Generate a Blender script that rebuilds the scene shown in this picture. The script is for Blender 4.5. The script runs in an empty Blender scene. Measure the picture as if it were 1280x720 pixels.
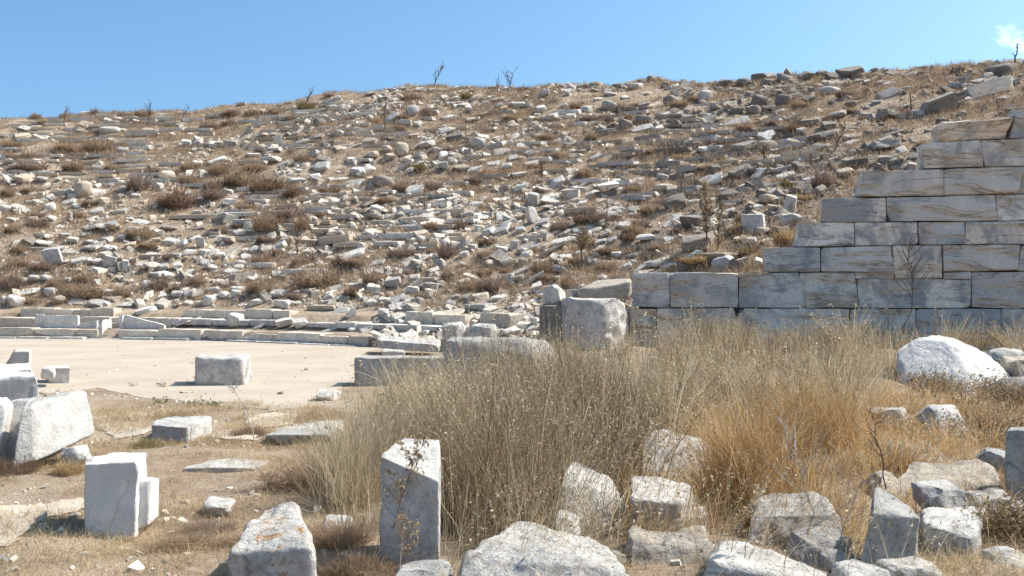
import bpy, math, random
import numpy as np
from mathutils import Vector, Matrix

S = bpy.context.scene
COL = S.collection
R = math.radians
random.seed(7)
rng = np.random.default_rng(11)

# ------------------------------------------------------------------ camera, sky, sun, exposure
CAM_Z = 1.6
F = 1300.0            # focal length in pixels of the 1280 px wide photograph
HZ = 365.0            # the horizon's row
cam = bpy.data.cameras.new('camera')
camo = bpy.data.objects.new('camera', cam)
COL.objects.link(camo)
camo.location = (0, 0, CAM_Z)
camo.rotation_euler = (R(90), 0, 0)
cam.sensor_width = 36.0
cam.lens = 36.0 * F / 1280.0
cam.shift_y = (HZ - 360.0) / 1280.0
cam.clip_start = 0.05
cam.clip_end = 3000
S.camera = camo

SUN_EL, SUN_AZ = R(49), R(15)       # azimuth measured from +X towards +Y
w = bpy.data.worlds.new('World')
S.world = w
w.use_nodes = True
wt = w.node_tree
wt.nodes.clear()
wo = wt.nodes.new('ShaderNodeOutputWorld')
bg = wt.nodes.new('ShaderNodeBackground')
sky = wt.nodes.new('ShaderNodeTexSky')
sky.sky_type = 'NISHITA'
sky.sun_disc = False
sky.sun_elevation = SUN_EL
sky.sun_rotation = R(90) - SUN_AZ
sky.altitude = 0
sky.air_density = 0.6
sky.dust_density = 3.0
sky.ozone_density = 4.0
bg.inputs['Strength'].default_value = 0.138
tint = wt.nodes.new('ShaderNodeMix'); tint.data_type = 'RGBA'; tint.blend_type = 'MULTIPLY'
tint.inputs[0].default_value = 1.0
tint.inputs[7].default_value = (0.74, 1.0, 1.0, 1)        # a clearer, more saturated air than the model's
wt.links.new(sky.outputs[0], tint.inputs[6])
SKYC = tint.outputs[2]
wt.links.new(SKYC, bg.inputs['Color'])
wt.links.new(bg.outputs[0], wo.inputs['Surface'])

sl = bpy.data.lights.new('sun', 'SUN')
sl.energy = 3.9
sl.angle = R(0.53)
sl.color = (1.0, 0.925, 0.835)
so = bpy.data.objects.new('sun', sl)
COL.objects.link(so)
sd = Vector((math.cos(SUN_EL) * math.cos(SUN_AZ), math.cos(SUN_EL) * math.sin(SUN_AZ), math.sin(SUN_EL)))
so.rotation_euler = sd.to_track_quat('Z', 'Y').to_euler()
so.location = sd * 60

S.view_settings.view_transform = 'Standard'
S.view_settings.look = 'None'
S.view_settings.exposure = 0.9
S.view_settings.gamma = 1.0
S.view_settings.use_curve_mapping = False
S.cycles.max_bounces = 6
S.cycles.diffuse_bounces = 3
S.cycles.transparent_max_bounces = 4

# ------------------------------------------------------------------ noise
def _hash(ix, iy, iz, seed):
    n = (ix * 73856093) ^ (iy * 19349663) ^ (iz * 83492791) ^ (seed * 2654435)
    n = n & 0x7fffffff
    n = ((n >> 13) ^ n) & 0x7fffffff
    n = (n * ((n * n * 15731 + 789221) & 0x7fffffff) + 1376312589) & 0x7fffffff
    return n / 1073741824.0 - 1.0

def vnoise(p, seed=0):
    p = np.asarray(p, float)
    i = np.floor(p).astype(np.int64)
    f = p - i
    u = f * f * f * (f * (f * 6 - 15) + 10)
    out = 0
    for dx in (0, 1):
        wx = u[:, 0] if dx else 1 - u[:, 0]
        for dy in (0, 1):
            wy = u[:, 1] if dy else 1 - u[:, 1]
            for dz in (0, 1):
                wz = u[:, 2] if dz else 1 - u[:, 2]
                out = out + wx * wy * wz * _hash(i[:, 0] + dx, i[:, 1] + dy, i[:, 2] + dz, seed)
    return out

def fbm(p, oct=3, seed=0, gain=0.5):
    p = np.asarray(p, float)
    a, s, out = 1.0, 1.0, 0
    for k in range(oct):
        out = out + a * vnoise(p * s + 17.3 * k, seed + k)
        a *= gain
        s *= 2.03
    return out

def sstep(x, a, b):
    t = np.clip((np.asarray(x, float) - a) / (b - a), 0, 1)
    return t * t * (3 - 2 * t)

# ------------------------------------------------------------------ terrain
CX, CY = -18.5, 14.9                 # centre of the seat rows
RO = 10.08                           # radii below count from 10.9 at the front row
WP = np.array([0.67, 25.0])          # left end of the retaining wall, its front face
WD = np.array([10.83, -1.6]); WD = WD / np.hypot(*WD)
WN = np.array([-WD[1], WD[0]])       # points behind the wall
if WN[1] < 0: WN = -WN

def wall_top(x):
    xs = [0.6, 2.80, 2.86, 5.85, 5.9, 6.75, 6.8, 7.35, 7.4, 8.1, 8.15, 9.5, 9.6, 12, 16, 22]
    zs = [1.2, 1.2, 2.0, 2.0, 2.6, 2.6, 3.15, 3.15, 3.75, 3.75, 4.3, 4.3, 5.1, 5.6, 7.2, 9.0]
    return np.interp(x, xs, zs)

def bowl(x, y):
    dx, dy = x - CX, y - CY
    r = np.hypot(dx, dy) - RO
    phi = np.degrees(np.arctan2(dx, dy))
    crest = np.interp(phi, [-70, -15.3, -2.2, 11.7, 31, 42.6, 51.6, 95], [12.6, 12.9, 14.0, 15.1, 14.1, 13.3, 12.5, 11.6])
    low = np.interp(r, [0, 10.95, 11.05, 12.2, 12.3, 13.1, 13.2, 14], [0, 0, .30, .36, .52, .58, .80, .95])
    t = (r - 14) / 31.0
    hill = .95 + (crest - .95) * t
    z = np.where(r < 14, low, hill)
    over = np.maximum(r - 45, 0)
    z = np.where(r > 45, crest - 0.02 * over - 0.0012 * np.maximum(over - 12, 0) ** 2, z)
    # worn seat rows
    row = (r - 14) / 0.82
    fr = row - np.floor(row)
    saw = np.where(fr < 0.3, fr / 0.3, 1.0) - fr
    amt = sstep(r, 14, 16) * (1 - sstep(r, 43, 46))
    P = np.stack([x, y, np.zeros_like(x)], 1)
    worn = 0.25 + 0.75 * sstep(vnoise(P * 0.22, 5), -0.5, 0.6)
    z = z + amt * worn * 0.36 * (saw - .25)
    z = z + sstep(r, 13.5, 17) * (0.22 * fbm(P * 0.33, 2, 3) + 0.07 * fbm(P * 1.3, 2, 9))
    return z

def height(x, y):
    x = np.atleast_1d(np.asarray(x, float)).ravel()
    y = np.atleast_1d(np.asarray(y, float)).ravel()
    P = np.stack([x, y, np.zeros_like(x)], 1)
    r = np.hypot(x - CX, y - CY) - RO
    flat = sstep(y, 11.5, 13.5) * (1 - sstep(x, -3.0, -1.4)) * (r < 10.95)
    g = 0.34 * sstep(x, -2.5, 1.5) * sstep(y, 13, 23) + 0.16 * sstep(x, 1.2, 4.5) * (1 - sstep(y, 18, 24))
    rough = 1 - flat
    g = g + rough * (0.05 * fbm(P * 0.9, 2, 21) + 0.02 * fbm(P * 3.1, 2, 33))
    xm = np.where(x < CX, 2 * CX - x, x)
    s = (xm - WP[0]) * WN[0] + (y - WP[1]) * WN[1]
    # behind the wall the step is sharp (inside its thickness); beyond its end the slope runs out softly
    k = sstep(xm, 1.6, 3.0)
    m = (1 - k) * sstep(s, -1.2, 2.2) + k * sstep(s, 0.12, 0.55)
    b = bowl(x, y)
    cap = wall_top(xm) - 0.10 + 0.62 * np.maximum(s - 0.6, 0)
    cap = cap + 0.12 * fbm(P * 1.1, 2, 41)
    b = np.where(xm > 1.0, np.minimum(b, np.where(k > 0.01, cap, b)), b)
    z = g * (1 - flat) * (1 - m) + b * m
    return z

def hz(x, y):
    return float(height([x], [y])[0])

_HG = {}
def hfast(x, y):
    """height from a fine table (for sighting many points)"""
    if not _HG:
        xs = np.arange(-46, 46.01, 0.16); ys = np.arange(3, 76.01, 0.16)
        X_, Y_ = np.meshgrid(xs, ys)
        _HG['z'] = height(X_.ravel(), Y_.ravel()).reshape(X_.shape)
    fx = np.clip((x + 46) / 0.16, 0, _HG['z'].shape[1] - 1.001); fy = np.clip((y - 3) / 0.16, 0, _HG['z'].shape[0] - 1.001)
    i = fx.astype(int); j = fy.astype(int); u = fx - i; v = fy - j; z = _HG['z']
    return (z[j, i] * (1 - u) + z[j, i + 1] * u) * (1 - v) + (z[j + 1, i] * (1 - u) + z[j + 1, i + 1] * u) * v

def ground_at(px, py, y0=4.5, y1=74.0):
    """where the line of sight through a photograph pixel meets the terrain (arrays)"""
    px = np.atleast_1d(np.asarray(px, float)); py = np.atleast_1d(np.asarray(py, float))
    kx = (px - 640) / F; kz = (HZ - py) / F
    Ys = np.concatenate([np.arange(y0, 20, 0.04), np.arange(max(20, y0), y1, 0.1)])
    YY = np.repeat(Ys[None], len(px), 0)
    h = hfast((kx[:, None] * YY).ravel(), YY.ravel()).reshape(YY.shape)
    below = h >= CAM_Z + kz[:, None] * YY
    done = below.any(1); k = below.argmax(1)
    yy = Ys[k]
    x = kx * yy
    return np.stack([x, yy, hfast(x, yy)], 1), done

def pix(p):
    p = np.asarray(p, float)
    return 640 + F * p[..., 0] / p[..., 1], HZ - F * (p[..., 2] - CAM_Z) / p[..., 1]

def slope_normal(x, y):
    e = 0.5
    a = height([x + e, x - e, x, x], [y, y, y + e, y - e])
    return Vector((-(a[0] - a[1]) / (2 * e), -(a[2] - a[3]) / (2 * e), 1)).normalized()

# ------------------------------------------------------------------ objects
def tag(o, label=None, cat=None, group=None, kind=None):
    if label: o['label'] = label
    if cat: o['category'] = cat
    if group: o['group'] = group
    if kind: o['kind'] = kind
    return o

def empty(name, loc, label, cat, group=None):
    o = bpy.data.objects.new(name, None)
    o.empty_display_size = 0.2
    o.location = loc
    COL.objects.link(o)
    return tag(o, label, cat, group)

def mesh(name, verts, faces, mat=None, smooth=False):
    me = bpy.data.meshes.new(name)
    verts = np.asarray(verts, np.float32)
    if isinstance(faces, np.ndarray):
        nf, k = faces.shape
        me.vertices.add(len(verts)); me.vertices.foreach_set('co', verts.ravel())
        me.loops.add(nf * k); me.loops.foreach_set('vertex_index', faces.astype(np.int32).ravel())
        me.polygons.add(nf)
        me.polygons.foreach_set('loop_start', np.arange(0, nf * k, k, dtype=np.int32))
        me.polygons.foreach_set('loop_total', np.full(nf, k, np.int32))
        me.update(calc_edges=True); me.validate()
    else:
        me.from_pydata([tuple(map(float, v)) for v in verts], [], faces)
    me.polygons.foreach_set('use_smooth', np.full(len(me.polygons), smooth, bool))
    if smooth: me.set_sharp_from_angle(angle=R(34))
    if mat: me.materials.append(mat)
    return me

def link(name, me, parent=None, loc=None):
    o = bpy.data.objects.new(name, me)
    COL.objects.link(o)
    if parent: o.parent = parent
    if loc is not None: o.location = loc
    return o

_cg = {}
def cubegrid(n, bias=True):
    key = (n, bias)
    if key in _cg: return _cg[key]
    t = np.linspace(-1, 1, n + 1)
    if bias: t = 0.35 * t + 0.65 * np.sin(t * math.pi / 2)
    idx, V, Q = {}, [], []
    def vid(i, j, k):
        q = (i, j, k)
        if q not in idx:
            idx[q] = len(V); V.append((t[i], t[j], t[k]))
        return idx[q]
    for a in range(n):
        for b in range(n):
            Q.append((vid(a, b, 0), vid(a, b + 1, 0), vid(a + 1, b + 1, 0), vid(a + 1, b, 0)))
            Q.append((vid(a, b, n), vid(a + 1, b, n), vid(a + 1, b + 1, n), vid(a, b + 1, n)))
            Q.append((vid(a, 0, b), vid(a + 1, 0, b), vid(a + 1, 0, b + 1), vid(a, 0, b + 1)))
            Q.append((vid(a, n, b), vid(a, n, b + 1), vid(a + 1, n, b + 1), vid(a + 1, n, b)))
            Q.append((vid(0, a, b), vid(0, a, b + 1), vid(0, a + 1, b + 1), vid(0, a + 1, b)))
            Q.append((vid(n, a, b), vid(n, a + 1, b), vid(n, a + 1, b + 1), vid(n, a, b + 1)))
    _cg[key] = (np.array(V), np.array(Q))
    return _cg[key]

def box_corners(lx, ly, lz, jit=0.0, rs=None):
    c = np.array([[-lx, -ly, -lz], [lx, -ly, -lz], [lx, ly, -lz], [-lx, ly, -lz],
                  [-lx, -ly, lz], [lx, -ly, lz], [lx, ly, lz], [-lx, ly, lz]], float)
    if jit and rs is not None:
        c += rs.uniform(-jit, jit, c.shape) * np.array([lx, ly, lz])
    return c

def hexa(corners, n=6, rad=0.02, rough=0.0, freq=4.0, chips=0, chip_d=(0.84, 0.97), seed=0, skip_bottom=False, fine=0.0):
    """a worn six-sided block: corners = 4 bottom + 4 top (front-left, front-right, back-right, back-left)"""
    c0, Q = cubegrid(n)
    c = np.asarray(corners, float)
    hx = max(1e-4, 0.5 * np.linalg.norm(c[[1, 2, 5, 6]].mean(0) - c[[0, 3, 4, 7]].mean(0)))
    hy = max(1e-4, 0.5 * np.linalg.norm(c[[2, 3, 6, 7]].mean(0) - c[[0, 1, 4, 5]].mean(0)))
    hh = max(1e-4, 0.5 * np.linalg.norm(c[4:].mean(0) - c[:4].mean(0)))
    H = np.array([hx, hy, hh])
    rd = np.clip(rad / H, 0.01, 0.98)
    q = np.clip(c0, -(1 - rd), 1 - rd)
    e = (c0 - q) / rd
    ln = np.maximum(np.linalg.norm(e, axis=1, keepdims=True), 1e-6)
    en = e / ln
    p = q + rd * en * np.minimum(1, np.abs(e).max(1, keepdims=True))
    u, v, t = (p[:, 0:1] + 1) / 2, (p[:, 1:2] + 1) / 2, (p[:, 2:3] + 1) / 2
    P = ((1 - t) * ((1 - v) * ((1 - u) * c[0] + u * c[1]) + v * ((1 - u) * c[3] + u * c[2]))
         + t * ((1 - v) * ((1 - u) * c[4] + u * c[5]) + v * ((1 - u) * c[7] + u * c[6])))
    ex = c[[1, 2, 5, 6]].mean(0) - c[[0, 3, 4, 7]].mean(0)
    ey = c[[2, 3, 6, 7]].mean(0) - c[[0, 1, 4, 5]].mean(0)
    ez = c[4:].mean(0) - c[:4].mean(0)
    fr = np.stack([ex / np.linalg.norm(ex), ey / np.linalg.norm(ey), ez / np.linalg.norm(ez)])
    N = en @ fr
    ctr = c.mean(0)
    rs = np.random.default_rng(seed + 1000)
    for k in range(chips):
        d = rs.normal(size=3)
        d = np.sign(d) * np.abs(d) ** 0.6
        if k % 2: d[rs.integers(0, 3)] = 0
        d /= np.linalg.norm(d)
        pr = (P - ctr) @ d
        lim = pr.max() * rs.uniform(*chip_d)
        wob = vnoise(P * freq * 1.5 + k, seed + k) * 0.02 * H.max()
        over = np.maximum(pr - lim - wob, 0)
        P = P - over[:, None] * d * 0.96
    if rough > 0:
        P = P + N * (rough * fbm(P * freq + seed * 3.7, 3, seed))[:, None]
    if fine > 0:
        P = P + N * (fine * fbm(P * freq * 5 + seed * 1.7, 2, seed + 50))[:, None]
    return P, Q

def join(parts):
    V, Q, o = [], [], 0
    for v, q in parts:
        V.append(v); Q.append(q + o); o += len(v)
    return np.concatenate(V), np.concatenate(Q)

def world_obj(name, V, Q, mat, smooth, origin=None):
    """link a mesh whose verts are given in world space, origin at its base"""
    V = np.asarray(V, float)
    if origin is None:
        origin = np.array([(V[:, 0].min() + V[:, 0].max()) / 2, (V[:, 1].min() + V[:, 1].max()) / 2, V[:, 2].min()])
    me = mesh(name, V - origin, Q, mat, smooth)
    return link(name, me, None, Vector(origin))

def W(px, py, Y):
    return np.array([(px - 640) / F * Y, Y, CAM_Z + (HZ - py) / F * Y])

# ------------------------------------------------------------------ materials
def nd(nt, t, **kw):
    n = nt.nodes.new(t)
    for k, v in kw.items():
        if k in n.inputs.keys() if isinstance(k, str) else False:
            n.inputs[k].default_value = v
        else:
            setattr(n, k, v)
    return n

def mat_new(name):
    m = bpy.data.materials.new(name)
    m.use_nodes = True
    nt = m.node_tree
    b = nt.nodes['Principled BSDF']
    b.inputs['Specular IOR Level'].default_value = 0.25
    b.inputs['Roughness'].default_value = 0.85
    return m, nt, b

def noise(nt, vec, scale, detail=4, rough=0.6, dist=0.0):
    n = nt.nodes.new('ShaderNodeTexNoise')
    n.inputs['Scale'].default_value = scale
    n.inputs['Detail'].default_value = detail
    n.inputs['Roughness'].default_value = rough
    n.inputs['Distortion'].default_value = dist
    if vec is not None: nt.links.new(vec, n.inputs['Vector'])
    return n.outputs['Fac']

def ramp(nt, fac, stops):
    r = nt.nodes.new('ShaderNodeValToRGB')
    el = r.color_ramp.elements
    while len(el) < len(stops): el.new(0.5)
    for e, (p, c) in zip(el, stops):
        e.position = p
        e.color = (*c, 1) if len(c) == 3 else c
    nt.links.new(fac, r.inputs[0])
    return r.outputs[0]

def mix(nt, a, b, fac, mode='MIX'):
    n = nt.nodes.new('ShaderNodeMix')
    n.data_type = 'RGBA'; n.blend_type = mode
    for sock, val in ((n.inputs[6], a), (n.inputs[7], b), (n.inputs[0], fac)):
        if hasattr(val, 'is_linked') or hasattr(val, 'links'):
            nt.links.new(val, sock)
        elif isinstance(val, (int, float)):
            sock.default_value = val
        else:
            sock.default_value = (*val, 1)
    return n.outputs[2]

def maths(nt, op, a, b=0.0):
    n = nt.nodes.new('ShaderNodeMath'); n.operation = op
    for s, v in ((n.inputs[0], a), (n.inputs[1], b)):
        if isinstance(v, (int, float)): s.default_value = v
        else: nt.links.new(v, s)
    return n.outputs[0]

def bump(nt, b, h, strength, dist, prev=None):
    n = nt.nodes.new('ShaderNodeBump')
    n.inputs['Strength'].default_value = strength
    n.inputs['Distance'].default_value = dist
    nt.links.new(h, n.inputs['Height'])
    if prev is not None: nt.links.new(prev, n.inputs['Normal'])
    nt.links.new(n.outputs[0], b.inputs['Normal'])
    return n.outputs[0]

def stone_mat(name, base, grey, stain, lichen=None, scale=1.0, grey_amt=0.5, stain_amt=0.5, vary=0.25, bumps=0.6, island=False, spots=0.5, streak=None, crack=0.0):
    m, nt, b = mat_new(name)
    tc = nt.nodes.new('ShaderNodeTexCoord')
    oi = nt.nodes.new('ShaderNodeObjectInfo')
    v = nt.nodes.new('ShaderNodeVectorMath'); v.operation = 'MULTIPLY_ADD'
    v.inputs[1].default_value = (scale, scale, scale)
    off = nt.nodes.new('ShaderNodeVectorMath'); off.operation = 'SCALE'
    off.inputs[0].default_value = (31, 17, 53)
    rnd = oi.outputs['Random']
    if island:
        ge = nt.nodes.new('ShaderNodeNewGeometry'); rnd = ge.outputs['Random Per Island']
    nt.links.new(rnd, off.inputs['Scale'])
    nt.links.new(tc.outputs['Object'], v.inputs[0])
    nt.links.new(off.outputs[0], v.inputs[2])
    vec = v.outputs[0]
    n1 = noise(nt, vec, 2.2, 6, 0.68)
    n2 = noise(nt, vec, 5.5, 5, 0.7, 0.4)
    n3 = noise(nt, vec, 26, 4, 0.75)
    c = mix(nt, base, grey, ramp(nt, n1, [(0.5 - 0.22 * grey_amt, (1, 1, 1)), (0.62 - 0.1 * grey_amt, (0, 0, 0))]))
    if streak:
        mp = nt.nodes.new('ShaderNodeMapping')
        mp.inputs['Scale'].default_value = streak
        nt.links.new(vec, mp.inputs['Vector'])
        ns = noise(nt, mp.outputs[0], 1.6, 6, 0.65, 0.6)
        c = mix(nt, c, stain, ramp(nt, ns, [(0.44, (0, 0, 0)), (0.60, (stain_amt,) * 3)]))
        c = mix(nt, c, (0.13, 0.095, 0.07), ramp(nt, ns, [(0.615, (0, 0, 0)), (0.635, (0.75,) * 3), (0.66, (0.1,) * 3)]))
    else:
        c = mix(nt, c, stain, ramp(nt, n2, [(0.50, (0, 0, 0)), (0.68, (stain_amt,) * 3)]))
    # dark specks of crust
    c = mix(nt, c, (grey[0] * 0.4, grey[1] * 0.4, grey[2] * 0.4), ramp(nt, n3, [(0.555, (0, 0, 0)), (0.65, (spots,) * 3)]))
    n5 = noise(nt, vec, 11, 5, 0.8, 0.3)
    c = mix(nt, c, (grey[0] * 0.55, grey[1] * 0.53, grey[2] * 0.52), ramp(nt, n5, [(0.57, (0, 0, 0)), (0.66, (spots * .9,) * 3)]))
    if lichen:
        nl = noise(nt, vec, 6.0, 5, 0.7, 0.6)
        c = mix(nt, c, lichen[0], ramp(nt, nl, [(lichen[1], (0, 0, 0)), (lichen[1] + 0.03, (1, 1, 1))]))
    if crack:
        wv = nt.nodes.new('ShaderNodeMix'); wv.data_type = 'VECTOR'; wv.inputs[0].default_value = 0.16
        nzc = nt.nodes.new('ShaderNodeTexNoise'); nzc.inputs['Scale'].default_value = 3.0; nzc.inputs['Detail'].default_value = 5
        nt.links.new(vec, nzc.inputs['Vector']); nt.links.new(vec, wv.inputs[4]); nt.links.new(nzc.outputs['Color'], wv.inputs[5])
        vo = nt.nodes.new('ShaderNodeTexVoronoi'); vo.feature = 'DISTANCE_TO_EDGE'; vo.inputs['Scale'].default_value = 1.5
        nt.links.new(wv.outputs[1], vo.inputs['Vector'])
        line = ramp(nt, vo.outputs['Distance'], [(0.0, (1, 1, 1)), (0.012, (0.5,) * 3), (0.03, (0, 0, 0))])
        keepc = ramp(nt, n1, [(0.46, (0, 0, 0)), (0.54, (crack,) * 3)])
        mk = mix(nt, line, keepc, 1.0, 'MULTIPLY')
        c = mix(nt, c, (grey[0] * 0.3, grey[1] * 0.28, grey[2] * 0.26), mk)
    # stone to stone difference
    vr = nt.nodes.new('ShaderNodeMapRange')
    vr.inputs['To Min'].default_value = 1 - vary
    vr.inputs['To Max'].default_value = 1 + vary * 0.6
    nt.links.new(rnd, vr.inputs['Value'])
    hs = nt.nodes.new('ShaderNodeHueSaturation')
    nt.links.new(c, hs.inputs['Color']); nt.links.new(vr.outputs[0], hs.inputs['Value'])
    nt.links.new(hs.outputs[0], b.inputs['Base Color'])
    n4 = noise(nt, vec, 9, 6, 0.72)
    p = bump(nt, b, n4, bumps, 0.05 / scale)
    bump(nt, b, n3, bumps * 0.7, 0.012 / scale, p)
    b.inputs['Roughness'].default_value = 0.9
    return m

WHITE, GREY, TAN = (0.60, 0.565, 0.52), (0.36, 0.345, 0.33), (0.40, 0.30, 0.20)
M = {}
M['w'] = stone_mat('pale_marble', (0.76, 0.70, 0.62), (0.54, 0.50, 0.455), (0.50, 0.40, 0.29), grey_amt=0.3, stain_amt=0.45, scale=1.3)
M['g'] = stone_mat('grey_marble', (0.57, 0.53, 0.485), (0.36, 0.34, 0.325), (0.40, 0.32, 0.235), grey_amt=0.6, stain_amt=0.4, scale=1.3)
M['t'] = stone_mat('tan_stone', (0.60, 0.49, 0.37), (0.42, 0.35, 0.285), (0.45, 0.33, 0.20), grey_amt=0.5, stain_amt=0.5, scale=1.3)
M['d'] = stone_mat('dark_and_shaded_stone', (0.31, 0.265, 0.22), (0.19, 0.17, 0.155), (0.30, 0.22, 0.14), grey_amt=0.6, stain_amt=0.5, scale=1.3)  # dark stones; shade on the right-hand slope is partly put into this colour
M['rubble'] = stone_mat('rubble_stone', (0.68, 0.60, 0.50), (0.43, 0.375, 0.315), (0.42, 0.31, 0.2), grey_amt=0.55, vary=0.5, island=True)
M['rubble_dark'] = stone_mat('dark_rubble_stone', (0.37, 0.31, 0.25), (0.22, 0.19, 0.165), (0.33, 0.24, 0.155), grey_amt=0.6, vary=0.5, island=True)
M['fore_w'] = stone_mat('weathered_marble', (0.585, 0.55, 0.505), (0.31, 0.30, 0.29), (0.42, 0.33, 0.23), grey_amt=0.6, stain_amt=0.5, vary=0.08, scale=2.0, bumps=1.0, spots=.7, crack=0.6)
M['fore_white'] = stone_mat('clean_white_marble', (0.71, 0.675, 0.63), (0.55, 0.525, 0.495), (0.48, 0.40, 0.31), grey_amt=0.35, stain_amt=0.35, vary=0.05, scale=2.0, bumps=0.9, spots=0.5, crack=0.6)
M['pitted'] = stone_mat('pitted_pale_marble', (0.52, 0.49, 0.455), (0.38, 0.36, 0.34), (0.44, 0.37, 0.29), grey_amt=0.5, stain_amt=0.3, vary=0.05, scale=2.0, bumps=1.1, spots=0.6)
M['new_marble'] = stone_mat('fresh_white_marble', (0.74, 0.70, 0.655), (0.62, 0.595, 0.565), (0.55, 0.46, 0.36), grey_amt=0.15, stain_amt=0.3, vary=0.03, scale=2.0, bumps=0.8, spots=0.22, crack=0.3)
M['fore_g'] = stone_mat('grey_weathered_rock', (0.41, 0.39, 0.365), (0.23, 0.225, 0.22), (0.38, 0.30, 0.21), grey_amt=0.7, stain_amt=0.5, vary=0.1, scale=2.0, bumps=1.0, spots=.7, crack=0.6)
M['fore_t'] = stone_mat('tan_weathered_rock', (0.47, 0.405, 0.33), (0.29, 0.26, 0.23), (0.40, 0.29, 0.18), grey_amt=0.5, stain_amt=0.6, vary=0.1, scale=2.0, bumps=1.1, spots=.7, crack=0.6)
M['lichen'] = stone_mat('orange_lichen_marble', (0.57, 0.53, 0.485), (0.35, 0.33, 0.31), (0.45, 0.30, 0.17), lichen=((0.37, 0.205, 0.085), 0.585), grey_amt=0.55, stain_amt=0.5, vary=0.05, scale=1.5, bumps=1.0, spots=.7, crack=0.6)
def wall_material():
    m, nt, b = mat_new('retaining_wall_marble')
    tc = nt.nodes.new('ShaderNodeTexCoord'); oi = nt.nodes.new('ShaderNodeObjectInfo')
    off = nt.nodes.new('ShaderNodeVectorMath'); off.operation = 'SCALE'; off.inputs[0].default_value = (37, 11, 23)
    nt.links.new(oi.outputs['Random'], off.inputs['Scale'])
    ad = nt.nodes.new('ShaderNodeVectorMath'); ad.operation = 'ADD'
    nt.links.new(tc.outputs['Object'], ad.inputs[0]); nt.links.new(off.outputs[0], ad.inputs[1])
    v = ad.outputs[0]
    # each block between cream and blue-grey
    base = ramp(nt, oi.outputs['Random'], [(0.0, (0.78, 0.71, 0.61)), (0.22, (0.50, 0.485, 0.465)), (0.4, (0.80, 0.74, 0.65)), (0.58, (0.44, 0.43, 0.42)), (0.78, (0.74, 0.64, 0.52)), (1.0, (0.58, 0.55, 0.51))])
    n1 = noise(nt, v, 1.15, 7, 0.68, 0.5)
    c = mix(nt, base, (0.27, 0.27, 0.275), ramp(nt, n1, [(0.42, (0.85,) * 3), (0.54, (0, 0, 0))]))
    c = mix(nt, c, (0.80, 0.75, 0.67), ramp(nt, n1, [(0.60, (0, 0, 0)), (0.72, (0.7,) * 3)]))
    mp = nt.nodes.new('ShaderNodeMapping'); mp.inputs['Scale'].default_value = (0.35, 1, 1.9); mp.inputs['Rotation'].default_value = (0, R(6), 0)
    nt.links.new(v, mp.inputs['Vector'])
    n2 = noise(nt, mp.outputs[0], 1.5, 7, 0.6, 0.7)
    c = mix(nt, c, (0.53, 0.375, 0.22), ramp(nt, n2, [(0.50, (0, 0, 0)), (0.57, (0.62,) * 3), (0.66, (0.15,) * 3)]))
    c = mix(nt, c, (0.10, 0.085, 0.075), ramp(nt, n2, [(0.395, (0, 0, 0)), (0.405, (0.85,) * 3), (0.418, (0, 0, 0))]))
    c = mix(nt, c, (0.12, 0.09, 0.07), ramp(nt, n2, [(0.575, (0, 0, 0)), (0.59, (0.8,) * 3), (0.61, (0, 0, 0))]))
    n3 = noise(nt, v, 13, 6, 0.75)
    c = mix(nt, c, (0.19, 0.18, 0.175), ramp(nt, n3, [(0.58, (0, 0, 0)), (0.68, (0.7,) * 3)]))
    nt.links.new(c, b.inputs['Base Color'])
    p = bump(nt, b, n2, 0.55, 0.06)
    p = bump(nt, b, n3, 0.7, 0.02, p)
    return m
M['wall'] = wall_material()
M['bench'] = stone_mat('bench_marble', (0.70, 0.61, 0.50), (0.52, 0.45, 0.37), (0.43, 0.34, 0.24), grey_amt=0.6, stain_amt=0.7, vary=0.22, scale=1.0, bumps=0.5)
M['path'] = stone_mat('worn_floor_slab', (0.50, 0.43, 0.345), (0.40, 0.34, 0.27), (0.44, 0.34, 0.23), grey_amt=0.5, stain_amt=0.5, vary=0.08, scale=1.2, bumps=0.3, spots=0.2)

def plain(name, c, rough=0.9):
    m, nt, b = mat_new(name)
    b.inputs['Base Color'].default_value = (*c, 1)
    b.inputs['Roughness'].default_value = rough
    return m
M['core'] = plain('dark_joint_fill', (0.10, 0.085, 0.07))

def blade_mat(name, cols, transl=0.35):
    """dry stems: every blade its own mix of the colours"""
    m = bpy.data.materials.new(name); m.use_nodes = True
    nt = m.node_tree; nt.nodes.clear()
    out = nt.nodes.new('ShaderNodeOutputMaterial')
    ge = nt.nodes.new('ShaderNodeNewGeometry')
    n = len(cols)
    c = ramp(nt, ge.outputs['Random Per Island'], [(i / (n - 1), col) for i, col in enumerate(cols)])
    tc = nt.nodes.new('ShaderNodeTexCoord')
    nz = noise(nt, tc.outputs['Object'], 1.1, 3, 0.6)
    c = mix(nt, c, (0.68, 0.63, 0.58), ramp(nt, nz, [(0.40, (0.8,) * 3), (0.58, (0, 0, 0))]), 'MULTIPLY')
    d = nt.nodes.new('ShaderNodeBsdfDiffuse'); t = nt.nodes.new('ShaderNodeBsdfTranslucent')
    nt.links.new(c, d.inputs[0]); nt.links.new(c, t.inputs[0])
    ms = nt.nodes.new('ShaderNodeMixShader'); ms.inputs[0].default_value = transl
    nt.links.new(d.outputs[0], ms.inputs[1]); nt.links.new(t.outputs[0], ms.inputs[2])
    nt.links.new(ms.outputs[0], out.inputs[0])
    return m
M['scrub'] = blade_mat('dry_scrub', [(0.27, 0.185, 0.13), (0.43, 0.315, 0.22), (0.54, 0.42, 0.30), (0.34, 0.245, 0.175)])
M['bush_brown'] = blade_mat('brown_bush', [(0.20, 0.13, 0.095), (0.31, 0.21, 0.15), (0.25, 0.17, 0.125)])
M['bush_tan'] = blade_mat('tan_bush', [(0.33, 0.24, 0.165), (0.48, 0.36, 0.25), (0.40, 0.29, 0.205)])
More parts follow.
